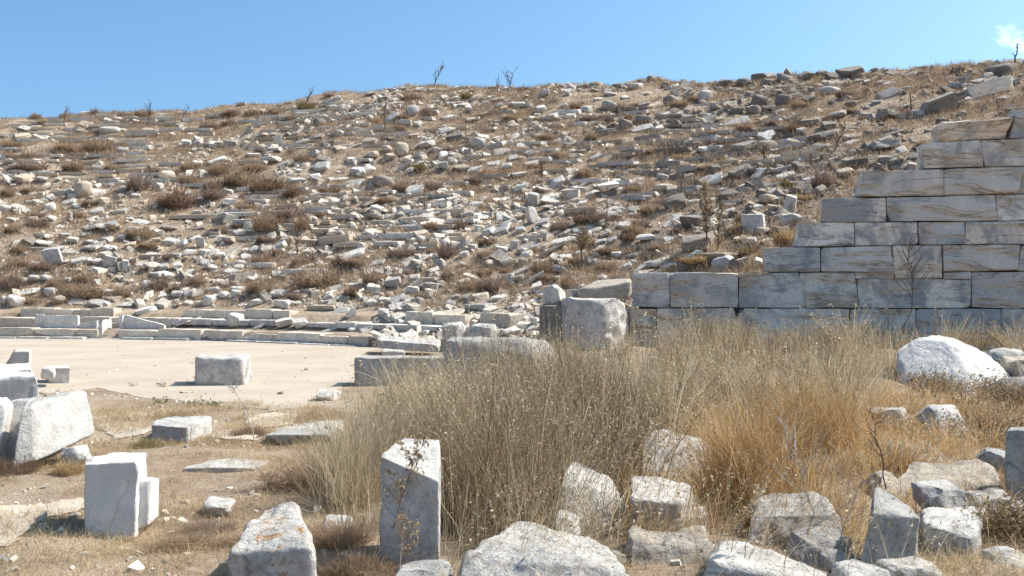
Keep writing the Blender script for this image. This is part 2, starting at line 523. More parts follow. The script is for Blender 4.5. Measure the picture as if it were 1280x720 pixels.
M['bush_grey'] = blade_mat('grey_bush', [(0.27, 0.20, 0.16), (0.38, 0.285, 0.225), (0.32, 0.24, 0.195)])
M['bush_olive'] = blade_mat('olive_bush', [(0.20, 0.16, 0.07), (0.31, 0.25, 0.12), (0.25, 0.21, 0.11)])
M['bush_gold'] = blade_mat('golden_bush', [(0.46, 0.31, 0.155), (0.56, 0.42, 0.24), (0.38, 0.26, 0.14)])
M['rush'] = blade_mat('grey_brown_rushes', [(0.115, 0.08, 0.05), (0.30, 0.22, 0.14), (0.17, 0.125, 0.08), (0.70, 0.60, 0.43), (0.25, 0.18, 0.11), (0.18, 0.135, 0.075), (0.56, 0.44, 0.28), (0.42, 0.31, 0.185)], .45)
M['pale_grass'] = blade_mat('pale_straw_grass', [(0.74, 0.63, 0.45), (0.40, 0.32, 0.21), (0.78, 0.69, 0.52), (0.34, 0.26, 0.165), (0.27, 0.22, 0.125), (0.64, 0.52, 0.355), (0.50, 0.38, 0.23)], .4)
M['gold_grass'] = blade_mat('golden_grass', [(0.50, 0.29, 0.115), (0.76, 0.56, 0.31), (0.34, 0.19, 0.08), (0.62, 0.42, 0.20), (0.20, 0.125, 0.06)], .45)
M['mat_grass'] = blade_mat('straw_litter', [(0.60, 0.46, 0.29), (0.46, 0.34, 0.20), (0.66, 0.54, 0.37), (0.33, 0.24, 0.15)])
M['seed'] = blade_mat('pale_seed_heads', [(0.62, 0.53, 0.38), (0.48, 0.39, 0.27), (0.70, 0.62, 0.48)], 0.3)
M['twig'] = plain('dark_dry_stem', (0.115, 0.085, 0.06))
M['twig_silver'] = plain('silver_dry_stem', (0.36, 0.32, 0.27))
M['twig_red'] = plain('reddish_dry_stem', (0.17, 0.105, 0.07))
M['green'] = blade_mat('grey_green_leaf', [(0.16, 0.17, 0.08), (0.24, 0.24, 0.13), (0.31, 0.30, 0.19)])
M['brownleaf'] = blade_mat('brown_leaf', [(0.26, 0.19, 0.115), (0.42, 0.325, 0.21), (0.34, 0.275, 0.165)])

# ------------------------------------------------------------------ ground, orchestra floor, cloud
def ground_material():
    m, nt, b = mat_new('dry_soil')
    tc = nt.nodes.new('ShaderNodeTexCoord'); v = tc.outputs['Object']
    a = noise(nt, v, 0.55, 6, 0.65)
    c = ramp(nt, a, [(0.30, (0.27, 0.19, 0.13)), (0.48, (0.38, 0.28, 0.195)), (0.66, (0.50, 0.395, 0.295))])
    f = noise(nt, v, 5.5, 6, 0.75)
    c = mix(nt, c, (0.57, 0.48, 0.365), ramp(nt, f, [(0.56, (0, 0, 0)), (0.66, (0.55,) * 3)]))
    c = mix(nt, c, (0.22, 0.155, 0.10), ramp(nt, f, [(0.33, (0.7,) * 3), (0.43, (0, 0, 0))]))
    g = noise(nt, v, 34, 4, 0.8)
    c = mix(nt, c, (0.56, 0.50, 0.42), ramp(nt, g, [(0.63, (0, 0, 0)), (0.68, (0.8,) * 3)]))
    c = mix(nt, c, (0.13, 0.09, 0.06), ramp(nt, g, [(0.30, (0.7,) * 3), (0.38, (0, 0, 0))]))
    nt.links.new(c, b.inputs['Base Color'])
    p = bump(nt, b, f, 0.9, 0.12)
    bump(nt, b, g, 0.7, 0.03, p)
    return m
M['soil'] = ground_material()

def floor_material():
    m, nt, b = mat_new('beaten_earth_floor')
    tc = nt.nodes.new('ShaderNodeTexCoord'); v = tc.outputs['Object']
    a = noise(nt, v, 0.5, 5, 0.6)
    c = ramp(nt, a, [(0.35, (0.375, 0.305, 0.24)), (0.6, (0.43, 0.36, 0.29))])
    mp = nt.nodes.new('ShaderNodeMapping'); mp.inputs['Scale'].default_value = (0.5, 1.5, 1)
    nt.links.new(v, mp.inputs['Vector'])
    d = noise(nt, mp.outputs[0], 1.7, 5, 0.7)
    c = mix(nt, c, (0.40, 0.32, 0.235), ramp(nt, d, [(0.60, (0, 0, 0)), (0.72, (0.6,) * 3)]))
    f = noise(nt, v, 14, 5, 0.8)
    c = mix(nt, c, (0.36, 0.28, 0.2), ramp(nt, f, [(0.64, (0, 0, 0)), (0.70, (0.5,) * 3)]))
    c = mix(nt, c, (0.62, 0.55, 0.45), ramp(nt, f, [(0.32, (0.5,) * 3), (0.38, (0, 0, 0))]))
    nt.links.new(c, b.inputs['Base Color'])
    bump(nt, b, f, 0.4, 0.03)
    return m
M['floor'] = floor_material()

gx = np.concatenate([[-600, -350, -200, -130, -95, -75, -62, -54], np.arange(-48, -14, 0.24), np.arange(-14, 9, 0.15), np.arange(9, 34, 0.26), [36, 40, 46, 55, 70, 95, 140, 220, 400, 600]])
gy = np.concatenate([[-400, -200, -100, -50, -25, -12, -6, -2, 1], np.arange(3, 19, 0.14), np.arange(19, 34, 0.16), np.arange(34, 71, 0.24), [72, 75, 79, 84, 92, 105, 130, 180, 300, 600]])
X, Y = np.meshgrid(gx, gy)
Zg = height(X.ravel(), Y.ravel())
# far beyond the crest the land falls gently to a plain
rr = np.hypot(X.ravel() - CX, Y.ravel() - CY) - RO
Zg = np.where(rr > 70, np.maximum(Zg, -3.0), Zg)
P = np.stack([X.ravel(), Y.ravel(), Zg], 1)
nx, ny = len(gx), len(gy)
ii = (np.arange(ny - 1)[:, None] * nx + np.arange(nx - 1)[None, :]).ravel()
Q = np.stack([ii, ii + 1, ii + nx + 1, ii + nx], 1)
tag(link('ground', mesh('ground', P, Q, M['soil'], True)), kind='structure')

# the pale floor of the orchestra: a thin sheet with a ragged edge
def ragged(pts, step=0.25, amp=0.12, seed=3, closed=True):
    pts = np.asarray(pts, float); out = []
    for a, b in (list(zip(pts, np.roll(pts, -1, 0))) if closed else list(zip(pts[:-1], pts[1:]))):
        n = max(1, int(np.hypot(*(b - a)) / step))
        for k in range(n): out.append(a + (b - a) * k / n)
    out = np.array(out)
    q = np.column_stack([out, np.zeros(len(out))])
    return out + amp * np.column_stack([fbm(q * 1.1, 3, seed), fbm(q * 1.1 + 50, 3, seed)])

def sheet(name, pts, z, mat, thick=0.05):
    n = len(pts)
    V = np.concatenate([np.column_stack([pts, np.full(n, z)]), np.column_stack([pts, np.full(n, z - thick)])])
    Fc = [list(range(n))] + [[i + n, (i + 1) % n + n, (i + 1) % n, i] for i in range(n)]
    ar = sum(pts[i][0] * pts[(i + 1) % n][1] - pts[(i + 1) % n][0] * pts[i][1] for i in range(n))
    if ar < 0: Fc = [f[::-1] for f in Fc]
    return mesh(name, V, Fc, mat)

arc = [(CX + 20.94 * math.sin(R(a)), CY + 20.94 * math.cos(R(a))) for a in np.arange(-60, 40, 2)]
near = [W(x, y, CAM_Z * F / (y - HZ))[:2] for x, y in [(474, 434), (458, 441), (452, 448), (443, 470), (436, 484), (400, 497), (372, 507), (330, 514), (290, 507), (240, 500), (180, 497), (125, 486), (60, 492), (-60, 500), (-300, 500), (-800, 480)]]
pts = np.concatenate([np.array(arc), ragged(near, amp=0.22, closed=False)])
tag(link('orchestra_floor', sheet('orchestra_floor', pts, 0.006, M['floor'], 0.02)), kind='structure')

# trodden patches on the near side, level with the dry grass
for k, poly in enumerate([
        [(-60, 640), (40, 634), (98, 628), (112, 640), (60, 654), (30, 668), (10, 684), (-60, 694)],
        [(120, 522), (180, 516), (196, 524), (188, 540), (150, 548), (122, 536)],
        [(308, 521), (350, 516), (378, 519), (372, 531), (320, 535)],
        [(276, 546), (300, 541), (330, 544), (322, 551), (280, 552)]]):
    wp = [W(x, y, CAM_Z * F / (y - HZ))[:2] for x, y in poly]
    wp = ragged(wp, 0.12, 0.05, 9 + k)
    poly_ = np.asarray(wp); mn_, mx_ = poly_.min(0), poly_.max(0); st_ = .05
    xs_ = np.arange(mn_[0], mx_[0], st_); ys_ = np.arange(mn_[1], mx_[1], st_)
    XX_, YY_ = np.meshgrid(xs_, ys_); cxy = np.column_stack([XX_.ravel(), YY_.ravel()])
    ins_ = np.zeros(len(cxy), bool); j_ = len(poly_) - 1
    for i_ in range(len(poly_)):
        xi, yi = poly_[i_]; xj, yj = poly_[j_]
        ins_ ^= ((yi > cxy[:, 1]) != (yj > cxy[:, 1])) & (cxy[:, 0] < (xj - xi) * (cxy[:, 1] - yi) / (yj - yi + 1e-12) + xi); j_ = i_
    sel_ = cxy[ins_]
    cor = np.concatenate([sel_ + d for d in ((-st_ / 2, -st_ / 2), (st_ / 2, -st_ / 2), (st_ / 2, st_ / 2), (-st_ / 2, st_ / 2))])
    key_, inv_ = np.unique(np.round(cor / (st_ / 2)).astype(int), axis=0, return_inverse=True)
    inv_ = inv_.ravel(); pxy = key_ * (st_ / 2); m_ = len(sel_)
    qd_ = np.column_stack([inv_[:m_], inv_[m_:2 * m_], inv_[2 * m_:3 * m_], inv_[3 * m_:]])
    zz_ = height(pxy[:, 0], pxy[:, 1]) + .012
    me = mesh('worn_path', np.column_stack([pxy, zz_]), qd_, M['path'], True)
    tag(link('worn_path', me), kind='structure')

# a wisp of cloud: part of the sky, drawn by direction in the world shader
dcl = W(1253, 47, 1.0) - np.array([0, 0, CAM_Z]); dcl /= np.linalg.norm(dcl)
tcw = wt.nodes.new('ShaderNodeTexCoord')
def cloud_at(px, py, rad, prev):
    d = W(px, py, 1.0) - np.array([0, 0, CAM_Z]); d /= np.linalg.norm(d)
    sb = wt.nodes.new('ShaderNodeVectorMath'); sb.operation = 'DISTANCE'
    nzv = wt.nodes.new('ShaderNodeTexNoise'); nzv.inputs['Scale'].default_value = 60; nzv.inputs['Detail'].default_value = 7; nzv.inputs['Roughness'].default_value = 0.62
    wt.links.new(tcw.outputs['Generated'], nzv.inputs['Vector'])
    wt.links.new(tcw.outputs['Generated'], sb.inputs[0]); sb.inputs[1].default_value = tuple(d)
    f = maths(wt, 'DIVIDE', sb.outputs['Value'], rad)
    f = maths(wt, 'SUBTRACT', 1.0, f)
    f = maths(wt, 'ADD', f, maths(wt, 'MULTIPLY', maths(wt, 'SUBTRACT', nzv.outputs['Fac'], 0.5), 3.6))
    mr = wt.nodes.new('ShaderNodeMapRange'); mr.inputs['From Min'].default_value = 0.1; mr.inputs['From Max'].default_value = 1.1
    wt.links.new(f, mr.inputs['Value'])
    fac = maths(wt, 'MULTIPLY', mr.outputs[0], 0.26)
    return mix(wt, prev, (9.2, 9.4, 9.6), fac)
skyc = cloud_at(1255, 45, 0.012, SKYC)
skyc = cloud_at(1284, 58, 0.012, skyc)
wt.links.new(skyc, bg.inputs['Color'])

# ------------------------------------------------------------------ retaining wall: one thing, each squared block a part
wall = empty('retaining_wall', (WP[0], WP[1], 0.0), 'stepped retaining wall of large squared grey marble blocks beside the rubble slope', 'wall')
WINV = Vector((WP[0], WP[1], 0))
def wall_uz(px, py):
    """photograph pixel -> (distance along the wall face, height)"""
    kx = (px - 640) / F
    # point on the face line: WP + u*WD, with x = kx*y
    u = (kx * WP[1] - WP[0]) / (WD[0] - kx * WD[1])
    yy = WP[1] + u * WD[1]
    return u, CAM_Z + (HZ - py) / F * yy
def wall_block(poly, seed, depth=0.62, proud=None, rough=0.018, n=14):
    """poly: bl, br, tr, tl in photograph pixels on the wall's face"""
    rs = np.random.default_rng(seed)
    q = [wall_uz(*p) for p in poly]
    g = 0.006
    q = [(q[0][0] + g, q[0][1] + g), (q[1][0] - g, q[1][1] + g), (q[2][0] - g, q[2][1] - g), (q[3][0] + g, q[3][1] - g)]
    pr = rs.uniform(-0.035, 0.02) if proud is None else proud
    c = []
    for (u, z) in (q[0], q[1]): c.append((u, pr, z))
    for (u, z) in (q[1], q[0]): c.append((u, depth, z))
    for (u, z) in (q[2], q[3]): c.append((u, pr, z))
    c = c[:4] + [c[4 + 1], c[4 + 0]] + [(q[2][0], depth, q[2][1]), (q[3][0], depth, q[3][1])]
    c = np.array(c, float)
    V, Qd = hexa(c, n, 0.013, rough, 1.6, chips=4, chip_d=(0.93, 0.99), seed=seed, fine=0.004)
    ctr = np.array([(q[0][0] + q[1][0]) / 2, 0, q[0][1]])
    o = link('ashlar_block', mesh('ashlar_block', V - ctr, Qd, M['wall'], True), wall)
    d = WD * ctr[0]
    o.location = (d[0], d[1], ctr[2])
    o.rotation_euler = (0, 0, math.atan2(WD[1], WD[0]))
    return o
H = 1480   # the wall runs on beyond the frame
blocks = [
    # lowest course and the ones hidden in the grass
    [(700, 428), (786, 428), (786, 386), (712, 386)], [(786, 428), (821, 428), (821, 385.5), (786, 386)], [(821, 428), (920, 428), (920, 385.5), (821, 385.5)],
    [(920, 428), (1062, 429), (1062, 385.8), (920, 385.5)], [(1062, 429), (1145, 430), (1145, 386), (1062, 385.8)], [(1145, 430), (1252, 431), (1252, 386), (1145, 386)],
    [(1252, 431), (1370, 432), (1370, 386), (1252, 386)], [(1370, 432), (H, 433), (H, 386), (1370, 386)],
    [(700, 460), (860, 462), (860, 428), (700, 428)], [(860, 462), (1010, 464), (1010, 428.5), (860, 428)], [(1010, 464), (1190, 466), (1190, 430), (1010, 428.5)], [(1190, 466), (1330, 468), (1330, 431), (1190, 430)], [(1330, 468), (H, 470), (H, 433), (1330, 431)],
    # second course
    [(789, 384), (837.5, 384.5), (837.5, 341), (791, 341)], [(837.5, 384.5), (923.5, 385), (923.5, 341), (837.5, 341)], [(923.5, 385), (1008, 385), (998, 340.5), (923.5, 341)],
    [(1008, 385), (1074, 385), (1068, 340), (998, 340.5)], [(1074, 385), (1214, 385.5), (1214, 349), (1069, 349)], [(1069, 349), (1119, 349), (1119, 339.5), (1068, 340)],
    [(1179, 349), (1214, 349), (1214, 339.5), (1179, 340)], [(1214, 385.5), (1290, 386), (1290, 339), (1214, 339.5)], [(1290, 386), (1400, 386), (1400, 338), (1290, 339)], [(1400, 386), (H, 386), (H, 337), (1400, 338)],
    # third course
    [(957, 340), (1026, 340), (1026, 309), (954, 310)], [(1026, 340), (1118, 339.5), (1115, 306.5), (1026, 309)], [(1119, 349), (1179, 349), (1178, 306), (1115, 306.5)],
    [(1179, 340), (1273, 338.5), (1276, 305.5), (1178, 306)], [(1273, 338.5), (1380, 338), (1380, 304.5), (1276, 305.5)], [(1380, 338), (H, 337), (H, 303), (1380, 304.5)],
    # fourth
    [(994, 308.5), (1069, 307.5), (1068, 277.5), (999, 278)], [(1069, 307.5), (1150, 306), (1147, 277), (1068, 277.5)], [(1150, 306), (1206, 305.5), (1207, 276.5), (1147, 277)], [(1206, 305.5), (1320, 305), (1320, 276), (1207, 276.5)], [(1320, 305), (H, 303.5), (H, 274), (1320, 276)],
    # fifth
    [(1028, 277.5), (1108, 277), (1108, 246.5), (1028, 247.5)], [(1108, 277), (1247, 276), (1245, 243), (1108, 246.5)], [(1247, 276), (1350, 275), (1350, 241.5), (1245, 243)], [(1350, 275), (H, 274), (H, 240), (1350, 241.5)],
    # sixth
    [(1072, 245.5), (1180, 244.5), (1180, 211), (1079, 213.5)], [(1180, 244.5), (1273, 242.5), (1281, 208), (1180, 211)], [(1273, 242.5), (1390, 240.5), (1390, 206), (1281, 208)], [(1390, 240.5), (H, 240), (H, 205), (1390, 206)],
    # seventh
    [(1154, 210.5), (1232, 208.5), (1225, 174.5), (1153, 179)], [(1232, 208.5), (1345, 206.5), (1345, 171), (1225, 174.5)], [(1345, 206.5), (H, 205), (H, 168), (1345, 171)],
    # eighth
    [(1263, 173), (1360, 170.5), (1360, 131), (1272, 133)], [(1360, 170.5), (H, 168), (H, 128), (1360, 131)],
    [(1310, 131.5), (1420, 129.5), (1420, 96), (1316, 98)],
]
for k, pl in enumerate(blocks):
    wall_block(pl, 300 + k)
# the tilted top block with a hollow underside
V, Qd = hexa(np.array([(wall_uz(1172, 177)[0], 0.0, wall_uz(1172, 177)[1] + .01), (wall_uz(1258, 173)[0], 0.10, wall_uz(1258, 173)[1]), (wall_uz(1258, 173)[0], .7, wall_uz(1258, 173)[1]), (wall_uz(1172, 177)[0], .7, wall_uz(1172, 177)[1] + .01),
                       (wall_uz(1170, 155)[0], -0.03, wall_uz(1170, 155)[1]), (wall_uz(1266, 147)[0], -0.10, wall_uz(1266, 147)[1]), (wall_uz(1266, 147)[0], .6, wall_uz(1266, 147)[1]), (wall_uz(1170, 155)[0], .6, wall_uz(1170, 155)[1])]), 10, 0.04, 0.025, 2.2, 4, (0.88, 0.97), 77, fine=0.006)
ctr = np.array([wall_uz(1215, 176)[0], 0, wall_uz(1215, 176)[1]])
o = link('ashlar_block', mesh('ashlar_block', V - ctr, Qd, M['wall'], True), wall)
d = WD * ctr[0]; o.location = (d[0], d[1], ctr[2]); o.rotation_euler = (0, 0, math.atan2(WD[1], WD[0]))
# fill behind the joints, stepped like the courses
fill = []
for (x0, x1, y0, y1) in [(706, H, 462, 388), (797, H, 390, 343), (962, H, 345, 311), (1004, H, 312, 279.5), (1033, H, 282, 249), (1084, H, 250, 216), (1160, H, 218, 182), (1278, H, 185, 142)]:
    u0, z0 = wall_uz(x0, y0); u1, z1 = wall_uz(x1, y1)
    z1 = min(z1, wall_uz(x0, y1)[1])
    fill.append(hexa(box_corners((u1 - u0) / 2, 0.19, (z1 - z0) / 2) + np.array([(u0 + u1) / 2, 0.36, (z0 + z1) / 2]), 1, 0.005))
V, Qd = join(fill)
o = link('rubble_core', mesh('rubble_core', V, Qd, M['core']), wall)
o.rotation_euler = (0, 0, math.atan2(WD[1], WD[0])); o['kind'] = 'stuff'

# ------------------------------------------------------------------ seat rows along the orchestra's edge
def arc_block(r0, r1, a0, a1, z0, z1, seed, rad=0.012, rough=0.006, tilt=0.0, n=10, z1b=None):
    """a block of a curved row between two angles (degrees from +Y) and two radii"""
    def p(r, a, z): return (CX + (r + RO) * math.sin(R(a)), CY + (r + RO) * math.cos(R(a)), z)
    z1b = z1 if z1b is None else z1b
    c = np.array([p(r0, a0, z0), p(r0, a1, z0), p(r1, a1, z0), p(r1, a0, z0), p(r0 + tilt, a0, z1), p(r0 + tilt, a1, z1b), p(r1 + tilt, a1, z1b), p(r1 + tilt, a0, z1)])
    return hexa(c, n, rad, rough, 2.2, chips=5, chip_d=(0.9, 0.985), seed=seed, fine=0.004)
def ang_px(px, r):
    """angle on the circle of radius r that shows at photograph column px (far side)"""
    k = (px - 640) / F; r = r + RO
    # (kY-CX)^2+(Y-CY)^2=r^2
    A = k * k + 1; B = -2 * (k * CX + CY); C_ = CX * CX + CY * CY - r * r
    Yv = (-B + math.sqrt(max(0, B * B - 4 * A * C_))) / (2 * A)
    return math.degrees(math.atan2(k * Yv - CX, Yv - CY))
def row(name, label, cat, r0, r1, z0, z1, cuts, partname='kerb_block', mat='bench', seed=0, group=None, zend=None, tilt=0.0, gap=0.0, rough=0.014):
    a = [ang_px(x, r0) for x in cuts]
    mid = R((a[0] + a[-1]) / 2)
    org = np.array([CX + (r0 + RO) * math.sin(mid), CY + (r0 + RO) * math.cos(mid), z0])
    t = empty(name, org, label, cat, group)
    rs = np.random.default_rng(seed)
    for k in range(len(a) - 1):
        dz = rs.uniform(-0.07, 0.02); dr = rs.uniform(-0.04, 0.04)
        V, Qd = arc_block(r0 + dr, r1 + dr, a[k] + 0.012, a[k + 1] - 0.012, z0, z1 + dz, seed * 50 + k, tilt=tilt, rough=rough)
        c = V.mean(0); c[2] = V[:, 2].min()
        o = link(partname, mesh(partname, V - c, Qd, M[mat], True), t); o.location = Vector(c - org)
    return t
GB = 'marble seat rows round the orchestra'
row('seat_row', 'lowest front row of pale marble blocks running to the small stair', 'seat row', 10.92, 11.45, -0.05, 0.37, [-330, -240, -160, -90, -40, 0, 41, 69, 95, 122], seed=1, group=GB)
row('seat_row', 'front row section of marble blocks between the stair and the small step', 'seat row', 10.92, 11.45, -0.05, 0.36, [148, 198, 252, 304], seed=2, group=GB)
row('seat_row', 'curving front row of stained marble blocks towards the fallen long block', 'seat row', 10.92, 11.5, -0.06, 0.33, [312, 345, 400, 434, 461], seed=3, group=GB)
row('orchestra_rim', 'thin pale marble rim edging the beige orchestra floor', 'kerb', 10.62, 10.90, -0.05, 0.062, [-330, -200, -100, -40, 20, 60, 105, 150, 190, 235, 280, 320, 370, 410, 440], 'rim_slab', 'w', 4, rough=0.004)
row('seat_row', 'low second row of grey slabs behind the upright pale seat backs', 'seat row', 12.15, 12.75, .30, .73, [-200, -120, -60, 0, 46, 98, 138], seed=5, group=GB)
row('seat_row', 'short second row stub behind the broken sloping seat back', 'seat row', 12.15, 12.75, .30, .73, [172, 194, 214], seed=6, group=GB)
row('seat_row', 'third row of five grey marble blocks behind the upright seat backs', 'seat row', 13.05, 13.6, .55, 1.02, [24, 50, 68, 90, 112, 142], seed=7, group=GB)
row('seat_row', 'long single smooth marble beam of the third row', 'seat row', 13.05, 13.6, .6, 1.0, [228, 262, 306, 340], seed=8, group=GB)
row('seat_row', 'low third row stub just after the long smooth marble beam', 'seat row', 13.1, 13.6, .6, .96, [341, 362], seed=9, group=GB)
row('tread_row', 'thin row of pale tread slabs under the long smooth beam', 'seat row', 12.2, 12.95, .46, .67, [170, 225, 265, 312, 344], 'tread_slab', 'w', 10, GB)
row('tread_row', 'thin pale tread slabs casting dark shade above the curving front row', 'seat row', 12.2, 13.0, .45, .66, [383, 420, 445, 482], 'tread_slab', 'w', 11, GB)
row('tread_row', 'thin tread slabs above the tilted flat blocks near the tall grass', 'seat row', 12.25, 12.95, .45, .66, [484, 520, 556, 590], 'tread_slab', 'w', 12, GB)
row('seat_row', 'three grey blocks in line above the long block in the grass', 'seat row', 12.95, 13.5, .60, .98, [506, 522, 541, 581], seed=13, group=GB)
row('seat_row', 'short row block just below the dry reed stalk by the wall', 'seat row', 12.9, 13.5, .60, 1.0, [600, 638], seed=14, group=GB)
# upright backs of the seats of honour
row('honour_seat', 'upright pale marble seat backs, two standing side by side', 'stone seat', 11.62, 11.74, .30, .82, [43, 55, 98], 'back_slab', 'fore_white', 15)
def seat_piece(name, label, cat, pxs, r, zb, zl, zr, seed, th=0.12, mat='fore_white'):
    a = [ang_px(x, r) for x in pxs]
    V, Qd = arc_block(r, r + th, a[0], a[1], zb, zl, seed, z1b=zr, rough=0.008)
    return tag(world_obj(name, V, Qd, M[mat], True), label, cat)
seat_piece('honour_seat', 'broken pale seat back sloping down beyond the small stair', 'stone seat', (151, 205), 11.62, .3, .85, .47, 31)
seat_piece('honour_seat', 'low broken stub of seat back leaning beside the upright pale pair', 'stone seat', (99, 121), 11.6, .3, .5, .62, 32)
seat_piece('seat_end', 'narrow white end slab left of the small stair', 'slab', (122, 128), 11.05, -.02, .40, .66, 33, 0.55)
seat_piece('seat_end', 'narrow white end slab right of the small stair', 'slab', (148.5, 153), 11.5, .3, .80, .8, 34, 0.45)
# small stair and step
st = empty('small_stair', (CX + 21.2 * math.sin(R(11)), CY + 21.2 * math.cos(R(11)), 0), 'small stair of narrow stone steps cut through the front row', 'stair')
for k, (ra, rb, z0, z1, x0, x1) in enumerate([(10.95, 11.35, -.05, .15, 121, 147.5), (11.36, 11.75, 0, .34, 128, 148), (11.76, 12.14, .2, .52, 129, 149.5), (12.15, 12.6, .3, .70, 139, 150)]):
    V, Qd = arc_block(ra, rb, ang_px(x0, ra), ang_px(x1, ra), z0, z1, 60 + k)
    c = V.mean(0); c[2] = V[:, 2].min()
    o = link('step', mesh('step', V - c, Qd, M['bench'], True), st); o.location = Vector(c) - st.location
V, Qd = arc_block(10.93, 11.3, ang_px(304.5, 10.93), ang_px(326, 10.93), -.05, .16, 71)
tag(world_obj('low_step', V, Qd, M['fore_white'], True), 'single low white step block at the gap in the front row', 'step')

# ------------------------------------------------------------------ the large stones on the near ground, each a thing
def stone8(name, label, cat, mat, fq, Zf, bq, Zb, seed, n=16, rad=0.02, rough=0.016, freq=3.0, chips=7, chip_d=(0.87, 0.985), fine=0.005, smooth=True, extra=None, sink=0.0, topr=0.012):
    """fq, bq: near and far face outlines (bl, br, tr, tl) sighted at distances Zf, Zb (scalars or one per corner)"""
    zf = [Zf] * 4 if np.isscalar(Zf) else Zf
    zb = [Zb] * 4 if np.isscalar(Zb) else Zb
    f = [W(*p, z) for p, z in zip(fq, zf)]; b = [W(*p, z) for p, z in zip(bq, zb)]
    c = np.array([f[0], f[1], b[1], b[0], f[3], f[2], b[2], b[3]])
    c[:4, 2] -= sink
    parts = [hexa(c, n, rad, rough, freq, chips, chip_d, seed, fine=fine)]
    pv = parts[0][0]; zt_ = pv[:, 2].max(); hh_ = zt_ - pv[:, 2].min()
    up_ = sstep(pv[:, 2], zt_ - .35 * hh_, zt_ - .05 * hh_)
    pv[:, 2] -= up_ * np.maximum(0, topr * (1.2 * fbm(pv * 7 + seed, 3, seed + 3) + .6 * np.abs(vnoise(pv * 15, seed)))) * min(1, hh_ * 2.5)
    if extra: parts += extra
    V, Q = join(parts)
    return tag(world_obj(name, V, Q, M[mat], smooth), label, cat)

def rock(name, label, cat, mat, box, depth, seed, Z=None, n=18, boxy=0.5, rough=0.06, freq=2.0, chips=10, chip_d=(0.72, 0.95), yaw=0.0, tilt=(0, 0), sink=0.15, fine=0.008, smooth=True, jit=0.18, group=None, shear=0.0):
    """an irregular rock filling the outline box (x0, y0, x1, y1) of the photograph; Z its distance"""
    x0, y0, x1, y1 = box
    if Z is None:
        p, ok = ground_at([(x0 + x1) / 2], [y1])
        Z = p[0][1] + depth * 0.35
    c0 = W((x0 + x1) / 2, (y0 + y1) / 2, Z)
    hw = (x1 - x0) / 2 / F * Z; hh = (y1 - y0) / 2 / F * Z
    rs = np.random.default_rng(seed)
    hh2 = hh * (1 + sink)
    c = box_corners(hw, depth / 2, hh2, jit, rs)
    n = min(max(int(n * 1.6), 16), 34); rough *= .7; fine *= .6
    if 0 < boxy: boxy = max(boxy, .68)
    V, Q = hexa(c, n, (1 - boxy) * min(hw, hh2, depth / 2) * 1.2 + 0.008, 0.0, freq, chips, chip_d, seed)
    nrm = V / np.maximum(np.linalg.norm(V, axis=1, keepdims=True), 1e-6)
    V = V + nrm * (rough * fbm(V * freq + seed, 4, seed, 0.55))[:, None] + nrm * (fine * fbm(V * freq * 7 + seed, 2, seed + 9))[:, None]
    rid = np.abs(vnoise(V * freq * 1.9 + seed * 2.3, seed + 4))
    V = V - nrm * (rough * .55 * (1 - rid) ** 4)[:, None]
    for k in range(int(chips * 1.6)):            # fresh breaks over the weathered skin
        d = rs.normal(size=3); d /= np.linalg.norm(d)
        pr = V @ d
        wob = .012 * fbm(V * freq * 5 + k, 2, seed + k)
        over = np.maximum(pr - pr.max() * rs.uniform(.74, .95) - wob, 0)
        V = V - over[:, None] * d
    V = V + nrm * (fine * .35 * fbm(V * freq * 9 + seed, 2, seed + 19))[:, None]
    mt = Matrix.Rotation(R(yaw), 3, 'Z') @ Matrix.Rotation(R(tilt[0]), 3, 'X') @ Matrix.Rotation(R(tilt[1]), 3, 'Y')
    V = V @ np.array(mt).T
    V[:, 1] += shear * (V[:, 2] - V[:, 2].min())
    # fit the outline again after turning
    ex = (V[:, 0].max() - V[:, 0].min()) / 2; ez = (V[:, 2].max() - V[:, 2].min()) / 2
    V[:, 0] = (V[:, 0] - (V[:, 0].max() + V[:, 0].min()) / 2) * hw / ex
    V[:, 2] = (V[:, 2] - (V[:, 2].max() + V[:, 2].min()) / 2) * hh2 / ez - (hh2 - hh)
    V = V + c0
    return tag(world_obj(name, V, Q, M[mat], smooth), label, cat, group)

# upright white block with a lower step at its far side
ex = hexa(np.array([W(168, 662, 6.93), W(186, 658, 6.95), W(200, 645, 7.28), W(186, 648, 7.3), W(168, 600, 6.93), W(190, 600, 6.95), W(200, 598, 7.28), W(186, 596, 7.3)]), 10, 0.015, 0.006, 4, 2, seed=5, fine=0.003)
stone8('marble_block', 'upright white marble block with a lower step on one side, shading the straw', 'block', 'new_marble',
       [(107, 670), (168, 664), (173, 577), (104, 580)], 6.86, [(118, 652), (186, 650), (183, 566), (115, 567)], 7.25, 41, rad=0.012, rough=0.009, chips=5, chip_d=(.93, .99), extra=[ex], sink=0.05, n=26, topr=.05)
